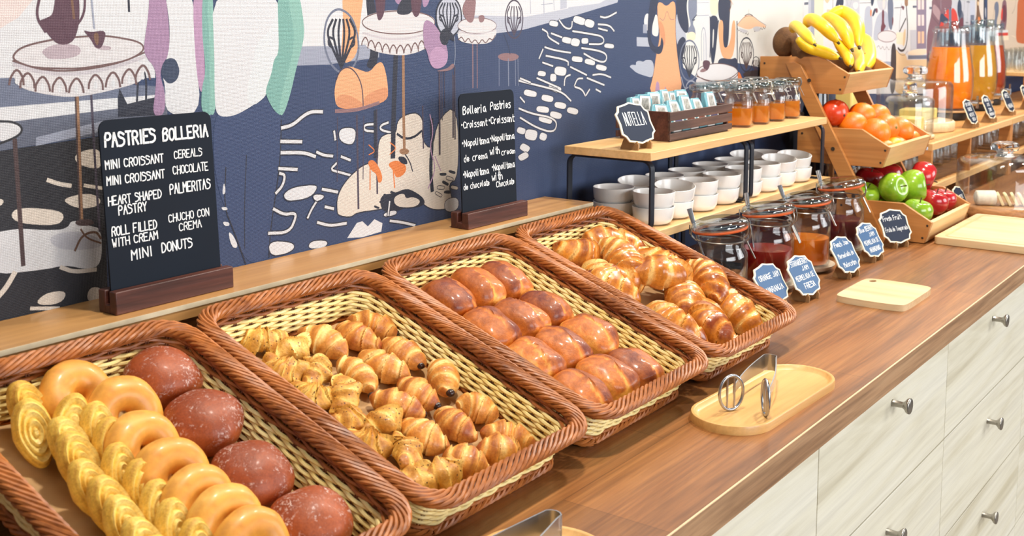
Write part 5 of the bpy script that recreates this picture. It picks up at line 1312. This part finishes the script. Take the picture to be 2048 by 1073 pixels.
# ================================================================== FRUIT STAND
FX0, FX1 = 2.670, 3.000
fs_ = empty('fruit_stand', ((FX0+FX1)/2, .98, 0)); tag(fs_, 'three-tier bamboo fruit stand with open-fronted crates on slanted posts', 'stand')
fx, fy = fs_.location.x, fs_.location.y
toX = lambda x: Matrix(((0, 0, 1, x), (1, 0, 0, -fy), (0, 1, 0, 0), (0, 0, 0, 1)))
tiers = [(.779, .002), (.884, .1705), (.988, .340)]
for (y0, z0) in tiers:
    ct = empty('crate', (0, 0, 0)); ct.parent = fs_
    prof = [(y0, z0), (y0-.016, z0+.050), (y0+.052, z0+.089), (y0+.212, z0+.087), (y0+.212, z0)]
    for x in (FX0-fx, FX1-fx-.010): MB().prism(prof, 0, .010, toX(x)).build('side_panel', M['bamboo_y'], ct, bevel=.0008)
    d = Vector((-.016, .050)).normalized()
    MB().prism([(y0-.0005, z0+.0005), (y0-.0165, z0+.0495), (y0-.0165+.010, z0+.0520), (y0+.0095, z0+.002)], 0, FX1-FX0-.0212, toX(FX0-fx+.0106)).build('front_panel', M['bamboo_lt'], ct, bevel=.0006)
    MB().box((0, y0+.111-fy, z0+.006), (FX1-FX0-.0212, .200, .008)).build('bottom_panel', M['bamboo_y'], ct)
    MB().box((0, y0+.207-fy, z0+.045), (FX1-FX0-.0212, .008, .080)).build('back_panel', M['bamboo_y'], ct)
    scw = MB()
    for yy, z_ in ((y0+.004, z0+.012), (y0-.006, z0+.042), (y0+.2, z0+.07), (y0+.2, z0+.015)): scw.lathe([(0, 0), (.0028, 0), (.0024, .0008), (0, .001)], 12, (0, 0, 0)); scw.v[-48:] = [(FX0-fx-v[2], v[0]+yy-fy, v[1]+z_) for v in scw.v[-48:]]
    scw.build('screws', M['screw'], ct)
for x in (FX0-fx-.0125, FX1-fx+.0005):
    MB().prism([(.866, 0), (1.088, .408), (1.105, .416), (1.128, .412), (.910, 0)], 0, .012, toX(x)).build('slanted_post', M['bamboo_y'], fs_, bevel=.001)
for yy, z_ in ((.945, .100), (1.0, .209), (1.065, .372), (1.08, .29)):
    sc_ = MB(); sc_.lathe([(0, 0), (.0048, 0), (.0048, .0014), (.0028, .0016), (0, .0008)], 14); sc_.v = [(FX0-fx-.0125-v[2], v[0]+yy-fy, v[1]+z_) for v in sc_.v]; sc_.build('bolt', M['screw'], fs_)

def apple(c, r_, mat, label, ax=(0, -.5, 1), grp='apples in the lowest crate', nm='apple'):
    s = empty(nm, c); s.rotation_euler = Vector(ax).to_track_quat('Z', 'Y').to_euler(); tag(s, label, nm, grp)
    P = []; 
    for k in range(25):
        t = math.pi*k/24; q = math.sin(t)**.86; z = -math.cos(t)
        dip = .34*math.exp(-((1-abs(z))/.10)**1.0)*(1 if z > 0 else .5)
        P.append((r_*q*(1.0+.05*z), r_*.92*(z-math.copysign(dip, z))))
    mb = MB(); mb.lathe(P, 32); bumpy(mb, .05, 14, c[0]*9); mb.build('flesh', mat, s)
    MB().tube([(0, 0, r_*.52), (r_*.04, 0, r_*.75), (r_*.14, 0, r_*.98)], [.0016, .0013, .0018], 7).build('stem', M['stem'], s)
apple((2.700, .930, .098), .032, M['apple_g'], 'green apple in shade behind the slanted post', (-.3, -.3, 1))
apple((2.722, .872, .118), .036, M['apple_g'], 'dark green apple behind the post, stem facing forward', (-.3, -.9, .25))
apple((2.800, .850, .114), .041, M['apple_g'], 'largest bright green apple in the centre of the lowest crate', (.35, -.9, .12))
apple((2.722, .812, .067), .034, M['apple_g'], 'light green apple at the front left of the lowest crate', (0, -.2, 1))
apple((2.740, .900, .070), .030, M['apple_g'], 'green apple low behind the left panel', (0, 0, 1))
apple((2.935, .868, .120), .040, M['apple_r'], 'large red apple on top at the right of the lowest crate', (.3, -.9, -.35))
apple((2.880, .822, .066), .036, M['apple_r'], 'red apple at the front, stem hollow upwards', (.1, -.3, 1))
apple((2.958, .820, .062), .033, M['apple_r'], 'red apple in the front right corner', (0, -.2, 1))
apple((2.860, .935, .128), .040, M['apple_r'], 'dark red apple in shade under the middle crate', (0, -.2, 1))
apple((2.780, .950, .122), .036, M['apple_r'], 'dark red apple at the back left under the middle crate', (0, -.2, 1))
apple((2.830, .880, .052), .034, M['apple_g'], 'green apple buried at the bottom of the crate', (0, 0, 1))
apple((2.945, .935, .058), .036, M['apple_r'], 'red apple buried at the back right of the crate', (0, 0, 1))
def orange(c, r_, mat, label, nm='orange', ax=(0, -.6, .7)):
    s = empty(nm, c); s.rotation_euler = Vector(ax).to_track_quat('Z', 'Y').to_euler(); tag(s, label, nm, 'oranges in the middle crate')
    mb = MB(); mb.ball((0, 0, 0), r_, 28, 18, (1, 1, .93)); bumpy(mb, .04, 16, c[0]*5); mb.build('peel', mat, s)
    cb = MB(); cb.lathe([(0, 0), (.0038, 0), (.003, .0012), (0, .0016)], 8, (0, 0, r_*.915)); cb.build('stem_end', M['calyx'] if mat is not M['persimmon'] else M['stem'], s)
zc = .1705+.012
for c, r_, mt, lb, nm, ax in [((2.700, 1.015, .292), .033, 'persimmon', 'deep red-orange round fruit at the back left of the crate', 'persimmon', (-.3, -.8, -.1)), ((2.770, 1.040, .288), .034, 'persimmon', 'red-orange round fruit in shade at the back', 'persimmon', (0, 0, 1)),
    ((2.720, .975, .262), .036, 'orange', 'dark orange fruit under the left top edge', 'orange', (0, 0, 1)), ((2.735, .925, .248), .036, 'orange', 'orange resting over the left panel of the middle crate', 'orange', (0, -.3, 1)),
    ((2.808, .985, .280), .034, 'orange', 'orange at the back, directly above the central one', 'orange', (0, -.2, 1)), ((2.812, .925, .252), .0345, 'orange', 'central orange with its dark stem end facing forward', 'orange', (-.35, -.85, .1)),
    ((2.915, .985, .268), .036, 'orange', 'orange at the back right of the middle crate', 'orange', (0, 0, 1)), ((2.905, .922, .236), .038, 'orange', 'large orange at the right of the middle crate', 'orange', (.3, 0, 1)),
    ((2.730, .902, .206), .029, 'orange', 'orange low behind the front left corner', 'orange', (0, 0, 1)), ((2.800, .900, .206), .0255, 'lemon', 'small yellow-orange fruit with a green stem end', 'mandarin', (-.2, -.9, .3)),
    ((2.965, .912, .210), .027, 'orange', 'small orange in the right corner of the middle crate', 'orange', (0, 0, 1)), ((2.860, .912, .200), .030, 'orange', 'orange low between the yellow fruit and the large orange', 'orange', (0, 0, 1))]:
    orange(c, r_, M[mt], lb, nm, ax)
for i, (c, r_, lb) in enumerate([((2.706, 1.150, .462), .036, 'tall brown kiwi at the far left of the top crate'), ((2.700, 1.100, .440), .034, 'brown kiwi at the left end in front of the tall one'), ((2.790, 1.130, .440), .033, 'kiwi in shade under the bananas'), ((2.965, 1.105, .402), .034, 'brown kiwi at the right end of the top crate'), ((2.722, 1.020, .375), .024, 'kiwi peeping over the front edge, left'), ((2.830, 1.012, .372), .024, 'kiwi peeping over the front edge below the banana tips'), ((2.90, 1.012, .372), .024, 'kiwi at the front right under the lowest banana')]):
    s = empty('kiwi', c); tag(s, lb, 'kiwi', 'kiwis in the top crate'); s.rotation_euler = (0, R(20+30*i), R(40*i))
    mb = MB(); mb.ball((0, 0, 0), r_, 24, 16, (.9, .86, 1.08)); mb.build('skin', M['kiwi'], s); MB().lathe([(0, 0), (.003, 0), (0, .002)], 8, (0, 0, r_*1.07)).build('stem_end', M['stem'], s)
def banana(pts, r_, parent):
    P = [Vector(q) for q in pts]; out = []
    for k in range(21):
        t = k/20*(len(P)-1); i = min(int(t), len(P)-2); f = t-i; p0 = P[max(i-1, 0)]; p1 = P[i]; p2 = P[i+1]; p3 = P[min(i+2, len(P)-1)]
        out.append(.5*((2*p1)+(-p0+p2)*f+(2*p0-5*p1+4*p2-p3)*f*f+(-p0+3*p1-3*p2+p3)*f**3))
    rr = []
    for k in range(21): t = k/20; rr.append(r_*min(1, (.42+2.6*t) if t < .22 else 1)*(1 if t < .72 else max(.22, 1-((t-.72)/.28)**1.8*.80)))
    o = MB().tube(out, rr, 10).build('banana', M['banana'], parent); o.modifiers.new('s', 'SUBSURF').render_levels = 1
    d = (out[-1]-out[-2]).normalized(); MB().tube([out[-1]-d*.002, out[-1]+d*.006], [r_*.24, r_*.18], 8).build('dark_tip', M['banana_tip'], o)
BAN = [([(2.6772, 1.12, 0.49), (2.6215, 1.09, 0.5046), (2.556, 1.04, 0.4883), (2.5205, 1.0, 0.4631)], 0.0137), ([(2.71, 1.1, 0.502), (2.6948, 1.08, 0.519), (2.6493, 1.03, 0.5018), (2.6528, 0.995, 0.4654)], 0.0166), ([(2.8112, 1.1, 0.5134), (2.8182, 1.08, 0.5198), (2.7777, 1.03, 0.4956), (2.7484, 0.995, 0.4454)], 0.0177), ([(2.8611, 1.1, 0.5258), (2.9039, 1.08, 0.5353), (2.8687, 1.03, 0.507), (2.8125, 1.0, 0.4497)], 0.0194), ([(2.6335, 1.09, 0.473), (2.6598, 1.07, 0.4516), (2.6724, 1.04, 0.4413), (2.6675, 0.995, 0.4275)], 0.0152), ([(2.7694, 1.05, 0.4739), (2.7559, 1.02, 0.4439), (2.7377, 1.0, 0.425), (2.7134, 0.985, 0.4074)], 0.0137), ([(2.9267, 1.05, 0.4417), (2.8699, 1.02, 0.4248), (2.8225, 1.0, 0.4065), (2.7754, 0.985, 0.3918)], 0.0149), ([(3.1108, 1.1, 0.4734), (3.0752, 1.07, 0.4474), (3.0047, 1.04, 0.4166), (2.9288, 1.02, 0.3922)], 0.019)]
for bi, lb in ((0, 'upper bunch of four yellow bananas arching over the top crate'), (1, 'lower bunch of four yellow bananas pointing down to the crate front')):
    s = empty('banana_bunch', (2.80, 1.05, .43)); tag(s, lb, 'bananas', 'bunches of bananas')
    cen = Vector(s.location)
    for pts, r_ in BAN[bi*4:bi*4+4]: banana([Vector(q)-cen for q in pts], r_, s)
    if bi == 0: MB().tube([Vector((2.74, 1.10, .47))-cen, Vector((2.755, 1.11, .45))-cen, Vector((2.77, 1.12, .44))-cen], [.012, .014, .012], 10).build('crown', M['stem'], s)

# ================================================================== SLATTED SHELVES AT THE RIGHT
ZS = .185
for ui, (x0, x1) in enumerate([(3.110, 3.985), (3.992, 4.86), (4.867, 5.74)]):
    u = empty('slatted_shelf', ((x0+x1)/2, 1.043, 0)); tag(u, ['bamboo slatted two-level shelf carrying the cheese dome and first juice dispenser', 'second bamboo slatted shelf along the wall, under the apple juice', 'third bamboo slatted shelf beyond the right picture edge'][ui], 'shelf', 'bamboo slatted shelves')
    cx = u.location.x; n = 26; sl = None
    for z_ in (ZS, .070):
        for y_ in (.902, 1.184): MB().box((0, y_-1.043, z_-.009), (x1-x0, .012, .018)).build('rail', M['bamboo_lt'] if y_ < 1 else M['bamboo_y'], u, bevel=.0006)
        for k in range(n):
            if sl is None: sl = MB().box((0, 0, 0), ((x1-x0)/n-.006, .268, .008)).build('slat', M['bamboo'], u); o = sl
            else: o = sl.copy(); col.objects.link(o); o.parent = u
            o.location = (x0-cx+(k+.5)*(x1-x0)/n, 0, z_-.0045)
    for x in (x0+.006, x0+.385, x1-.006):
        for y_ in (.915, 1.178): MB().box((x-cx, y_-1.043, ZS/2-.009), (.012, .036 if y_ < 1 else .02, ZS-.0185)).build('post', M['bamboo_y'], u, bevel=.0006)

def dome(loc, r_, h_, board_r, board_h, label, bmat, knob_r=.036):
    d = empty('glass_cloche', loc); tag(d, label, 'glass dome')
    MB().lathe([(0, 0), (board_r-.004, 0), (board_r, .004), (board_r, board_h-.004), (board_r-.004, board_h), (0, board_h)], 48).build('round_board', bmat, d)
    t = .0026; o_ = [(r_*1.01, 0), (r_, .004), (r_, h_*.78), (r_*.985, h_*.88), (r_*.93, h_*.95), (r_*.82, h_*.985), (r_*.5, h_*1.0), (0, h_*1.01)]
    kb = [(0, h_*1.01), (.026, h_*1.01), (.019, h_+.008), (.021, h_+.013), (knob_r*.92, h_+.018), (knob_r, h_+.027), (knob_r*.9, h_+.036), (knob_r*.5, h_+.041), (0, h_+.041)]
    i_ = [(0, h_*1.01-t), (r_*.5, h_*1.0-t), (r_*.82-t, h_*.985-t), (r_*.93-t, h_*.95-t), (r_*.985-t, h_*.88), (r_-t, h_*.78), (r_-t, 0)]
    mb = MB(); mb.lathe([(a_, b_+board_h+.0003) for a_, b_ in (o_+i_)], 48, close=False)
    mb.f = [f for f in mb.f if len(f) == 4]; k = len(o_+i_)
    for i in range(48): j = (i+1) % 48; mb.f.append((i*k+k-1, j*k+k-1, j*k, i*k))
    mb.sm = [True]*len(mb.f); mb.mi = [0]*len(mb.f); dm = mb.build('dome', M['glass'], d); k_ = MB(); k_.lathe([(a_, b_+board_h) for a_, b_ in kb], 40); k_.build('knob', M['glass_k'], dm); return d
dome((3.470, 1.060, ZS), .110, .120, .118, .030, 'large glass cloche with a round knob on a pale wooden disc, holding pale cheese', M['board'])
dome((3.235, 1.000, ZS), .066, .105, .070, .012, 'smaller glass cloche in front of the large one', M['board'], .018)
dome((3.205, .735, 0), .118, .124, .126, .030, 'glass cloche on a ringed wooden board at the right edge, over sliced white cheese', M['pine'])
tag(MB().prism([(-.06, -.03), (.065, -.035), (.02, .05), (-.05, .045)], 0, .032).build('cheese_wedge', M['cheese_y'], bevel=.004), 'pale wedge of cheese under the large cloche', 'cheese'); bpy.data.objects['cheese_wedge'].location = (3.475, 1.045, ZS+.0305)
o = tag(MB().prism([(-.03, -.035), (.04, -.03), (.035, .035), (-.035, .03)], 0, .045).build('blue_cheese', M['cheese_y'], bevel=.004), 'cheese block with bluish flecks under the smaller cloche', 'cheese'); o.location = (3.235, 1.000, ZS+.0125)
o = tag(MB().box((0, 0, .068), (.085, .050, .135)).build('tall_cheese_block', M['cheese_y'], bevel=.006), 'tall pale yellow block seen between the fruit crates', 'cheese'); o.location = (3.165, 1.150, ZS)
# white cheese log and slices on the ringed board
o = tag(MB().tube([(0, 0, 0), (.004, 0, 0), (.050, 0, 0), (.052, 0, 0)], [.012, .021, .022, .021], 24, flat=.9).build('cheese_log', M['rind'], bevel=.002), 'white goat cheese log, uncut part at the left', 'cheese'); o.location = (3.120, .785, .050); o.rotation_euler = (0, 0, R(-62))
for i in range(9):
    o = tag(MB().prism(rrect(.040, .036, .008), -.0035, .0035, Matrix.Rotation(R(90), 4, 'X')).build('cheese_slice', M['cheese'], bevel=.0012), 'thin white cheese slice, %s in the fanned row after the log' % ORD[i], 'cheese', 'fanned white cheese slices')
    o.location = (3.150+.0085*i, .728-.0155*i, .0475); o.rotation_euler = (R(-26), 0, R(18+3*(i % 2)))

def dispenser(loc, mat, top, label, split=None):
    d = empty('juice_dispenser', loc); tag(d, label, 'juice dispenser', 'glass juice dispensers')
    MB().lathe([(0, 0), (.060, 0), (.062, .003), (.062, .022), (.058, .025), (0, .025)], 36).build('black_base', M['dark'], d)
    MB().lathe([(.0, .0252), (.0635, .0252), (.066, .028), (.066, .032), (0, .032)], 36).build('wooden_ring', M['board'], d)
    pr = [(0, .033), (.058, .033), (.068, .040), (.0745, .075), (.0765, .110), (.0745, .155), (.067, .205), (.059, .245), (.055, .270), (.0545, .282), (.059, .286), (.0595, .292), (.056, .295), (.0515, .293), (.0515, .270), (.056, .243), (.064, .204), (.0715, .155), (.0735, .110), (.0715, .076), (.065, .043), (.056, .037), (0, .037)]
    mb = MB(); mb.lathe(pr, 48); mb.build('glass_body', M['glass'], d)
    q = [(0, .0375), (.0555, .0378), (.0645, .044), (.071, .076), (.0730, .110), (.071, .155), (.0645, .195)]
    q = [a_ for a_ in q if a_[1] < top]; q.append((.0650-(top-.19)*.16, top)); q.append((0, top)); MB().lathe(q, 44).build('juice', mat, d)
    MB().lathe([(0, .240), (.036, .240), (.036, .296), (.050, .297), (.052, .300), (.050, .303), (.026, .304), (.024, .307), (.025, .318), (.022, .321), (0, .321)], 40).build('glass_lid', M['glass_b'], d)
    sp = MB(); sp.tube([(0, -.070, .055), (0, -.095, .055)], [.008, .008], 12); sp.tube([(0, -.092, .062), (0, -.092, .040)], .006, 10); sp.box((0, -.092, .070), (.006, .006, .020)); sp.build('tap', M['steel'], d); return d
dispenser((3.862, 1.070, ZS), M['juice'], .236, 'glass dispenser of cloudy orange juice on the slatted shelf')
dispenser((4.275, 1.095, ZS), M['juice_apple'], .232, 'glass dispenser of golden apple juice behind the orange juice one')
dispenser((4.55, 1.130, ZS), M['juice_red'], .225, 'glass dispenser of amber-red juice partly hidden behind the apple juice')
dispenser((4.265, .700, 0), M['juice'], .20, 'orange juice dispenser cut by the right picture edge, on the worktop')
sign('label sign on the slatted shelf beside the large cheese cloche', 3.620, .925, ZS, .094, .080, [('SEMI CURED', 0, .80, .12, .7), ('CHEESE', 0, .60, .12, .5), ('QUESO DE', 0, .38, .12, .6), ('OVEJA', .05, .2, .12, .4)], 'label', 24)
sign('label sign in front of the orange juice dispenser', 3.835, .925, ZS, .094, .080, [('ORANGE', 0, .80, .13, .6), ('JUICE', 0, .60, .12, .4), ('ZUMO', 0, .38, .12, .4), ('NARANJA', 0, .2, .12, .64)], 'label', 24)
sign('label sign in front of the apple juice dispenser', 4.130, .935, ZS, .094, .080, [('APPLE', 0, .74, .18, .6), ('MANZANA', 0, .28, .16, .7)], 'label', 24)
sign('farthest label sign, at the right picture edge', 4.420, .940, ZS, .094, .080, [('MULTI', 0, .74, .18, .6), ('FRUTAS', 0, .28, .16, .7)], 'label', 24)
# raised glass shelf with tumblers
gsf = empty('glass_rack', (5.40, 1.10, 0)); tag(gsf, 'pale wooden rack along the wall holding rows of tumblers', 'rack')
MB().box((0, 0, .293), (1.34, .17, .014)).build('rack_board', M['bamboo_lt'], gsf, bevel=.001)
for x in (-.66, .66):
    for y_ in (-.075, .075): MB().box((x, y_, .2355), (.014, .014, .100)).build('rack_leg', M['bamboo_y'], gsf)
tm = None
def tumbler(x, y, z, label, grp, sc=1):
    global tm
    if tm is None:
        mb = MB(); mb.lathe([(0, 0), (.024, 0), (.027, .003), (.031, .040), (.032, .082), (.031, .083), (.0300, .082), (.0285, .040), (.024, .009), (0, .007)], 28); tm = mb.build('tumbler', M['glass']); o = tm
    else: o = tm.copy(); col.objects.link(o)
    o.location = (x, y, z); o.scale = (sc, sc, sc); tag(o, label, 'glass', grp)
for i in range(9):
    for j in range(2): tumbler(4.79+i*.078, 1.055+j*.085, .3002, 'clear tumbler on the pale rack, %s from the near end, %s row' % (ORD[i], ('front', 'back')[j]), 'tumblers on the rack')
for i, x in enumerate([3.17, 3.245, 3.32, 3.40, 3.56, 3.635, 3.71, 3.785, 3.86, 3.93]):
    for j in range(2): tumbler(x, 1.02+j*.085, .0705, 'tumbler on the lower slats of the shelf, %s from the left, %s row' % (ORD[i], ('front', 'back')[j]), 'tumblers under the slatted shelf', 1.05)
for i, x in enumerate([4.08, 4.16, 4.24, 4.44, 4.52, 4.6]): tumbler(x, 1.0, .0705, 'tumbler on the lower slats of the second shelf, %s from the left' % ORD[i], 'tumblers under the slatted shelf', 1.05)
o = MB().lathe([(0, 0), (.036, 0), (.040, .004), (.040, .25), (.032, .29), (.030, .34), (0, .34)], 28).build('dark_flask', simple('dark_glass', (34, 38, 46), .12, 0, .05, 20, Coat_Weight=.6)); o.location = (2.935, 1.155, 0); tag(o, 'dark shiny flask standing behind the fruit stand', 'flask')

# ================================================================== BOARDS, TRAYS, TONGS
o = empty('cutting_board', (2.122, .688, 0)); tag(o, 'small pale cutting board with bulging sides and an oval hole', 'cutting board')
ol = chaikin([(-.088, -.060), (-.092, 0), (-.088, .060), (-.070, .066), (0, .066), (.072, .066), (.090, .058), (.093, 0), (.090, -.058), (.072, -.066), (0, -.066), (-.070, -.066)], True, 3)
def board_with_hole(ol, hc, hr, h):
    hole = [(hc[0]+hr[0]*math.cos(2*math.pi*i/20), hc[1]+hr[1]*math.sin(2*math.pi*i/20)) for i in range(20)]
    mb = MB(); vs = [(x, y, 0) for x, y in ol+hole]+[(x, y, h) for x, y in ol+hole]; n = len(ol); m_ = len(hole); N = n+m_
    tr = tessellate_polygon([[Vector((x, y, 0)) for x, y in ol], [Vector((x, y, 0)) for x, y in hole]])
    fs = [tuple(t) for t in tr]+[tuple(N+i for i in t[::-1]) for t in tr]+[(i, (i+1) % n, N+(i+1) % n, N+i) for i in range(n)]+[(n+i, n+(i+1) % m_, N+n+(i+1) % m_, N+n+i) for i in range(m_)]
    mb.add(vs, fs, False); return mb
board_with_hole(ol, (.068, .046), (.010, .0065), .012).build('board', M['board'], o, bevel=.0022)
o = empty('large_cutting_board', (2.875, .655, 0)); tag(o, 'large pale cutting board with a juice groove, at the right edge of the worktop', 'cutting board')
MB().prism(rrect(.375, .215, .010), 0, .018).build('board', M['board'], o, bevel=.0015)
g = MB(); gl = rrect(.335, .175, .012, 6); ribbon(g, gl, .007, .0183, True); g.build('juice_groove', simple('groove_wood', (206, 170, 118), .5), o)
def stadium(L, w_, n=24):
    r_ = w_/2; return [(L/2-r_+r_*math.cos(R(a_)), r_*math.sin(R(a_))) for a_ in [-90+180*i/n for i in range(n+1)]]+[(-L/2+r_+r_*math.cos(R(a_)), r_*math.sin(R(a_))) for a_ in [90+180*i/n for i in range(n+1)]]
def tray(loc, rz, L, w_, label):
    o = empty('oval_tray', loc, (0, 0, R(rz))); tag(o, label, 'tray', 'oblong bamboo trays')
    mb = MB(); rings = [(0, 0), (0, .010), (-.0008, .0115), (-.004, .0118), (-.0055, .0108), (-.009, .0062), (-.012, .0056)]; vs = []; fs = []; n = None
    for ins, z in rings:
        p_ = stadium(L+2*ins, w_+2*ins); n = len(p_); vs += [(x, y, z) for x, y in p_]
    for k in range(len(rings)-1):
        for i in range(n): fs.append((k*n+i, k*n+(i+1) % n, (k+1)*n+(i+1) % n, (k+1)*n+i))
    fs.append(tuple(range(n))[::-1]); fs.append(tuple(range((len(rings)-1)*n, len(rings)*n))); mb.add(vs, fs, True); mb.sm[-1] = mb.sm[-2] = False
    mb.build('tray_body', M['tray'], o); return o
tray((1.448, .629, 0), -2, .305, .112, 'oblong bamboo tray beside the third basket, with tongs standing on it')
tray((.815, .608, 0), -2, .250, .140, 'oblong bamboo tray at the bottom edge of the picture')
def strip(mb, path, wds, th=.0008, up=(0, 0, 1)):
    """flat steel band: path points, band width measured along up"""
    P = [Vector(q) for q in path]; vs = []; fs = []; n = len(P); u = Vector(up)
    for i, p_ in enumerate(P):
        d = (P[min(i+1, n-1)]-P[max(i-1, 0)]).normalized(); nn = d.cross(u).normalized(); uu = nn.cross(d).normalized(); w_ = wds[i]/2
        for su, sn in ((-1, -1), (1, -1), (1, 1), (-1, 1)): vs.append(p_+uu*w_*su+nn*th*sn)
    for i in range(n-1):
        for k in range(4): fs.append((i*4+k, (i+1)*4+k, (i+1)*4+(k+1) % 4, i*4+(k+1) % 4))
    fs.append((0, 1, 2, 3)); fs.append(tuple((n-1)*4+k for k in (3, 2, 1, 0))); mb.add(vs, fs, True); return mb
def tongs(loc, rz, L, gap, label, tipz=.022, heads=True, w0=.024, wm=.012):
    o = empty('serving_tongs', loc, (0, 0, R(rz))); tag(o, label, 'tongs', 'steel serving tongs')
    arm = MB(); pts = []; wd = []
    hb = tipz+.004
    for sy in (-1, 1):
        seg = []
        for k in range(9):
            t = k/8; seg.append((-L*(1-t), sy*(gap*.5*(1-t)+.010*t+.004*math.sin(t*math.pi)), tipz+(hb-tipz)*t)); 
        if sy < 0: pts += seg; wd += [wm+(w0-wm)*max(0, (k/8-.2)/.8) for k in range(9)]
        else:
            for a_ in (-60, -30, 0, 30, 60): pts.append((.004+.010*math.cos(R(a_)), .0105*math.sin(R(a_)), hb)); wd.append(w0)
            pts += seg[::-1]; wd += [wm+(w0-wm)*max(0, (k/8-.2)/.8) for k in range(9)][::-1]
    strip(arm, pts, wd); arm.build('spring_band', M['steel'], o)
    if heads:
        for sy in (-1, 1):
            hd = MB(); c = Vector((-L-.012, sy*gap*.5, tipz)); hh = .0238; ww = .0185; aa = R(-44 if sy > 0 else 26); dx_, dy_ = math.cos(aa), math.sin(aa)
            hd.tube([c+Vector((ww*math.cos(t)*dx_, ww*math.cos(t)*dy_, hh*math.sin(t))) for t in [2*math.pi*i/28 for i in range(28)]], .0022, 8, True, 1.0)
            for k in (-.35, .25): hd.tube([c+Vector((ww*k*dx_, ww*k*dy_, -hh*.92)), c+Vector((ww*k*dx_, ww*k*dy_, hh*.92))], .0016, 6)
            hd.build('slotted_head', M['steel'], o)
    return o
tongs((1.500, .648, .0062), 12, .118, .046, 'polished steel serving tongs with slotted oval heads on the far tray', .0248)
tongs((.884, .608, .0062), 0, .17, .060, 'steel serving tongs on the near tray, closed bend towards the right', .022, False, .030, .024)

# raise everything so that the floor is at z = 0
bpy.context.view_layer.update()
for o in scn.objects:
    if o.parent is None: o.location.z += TOP
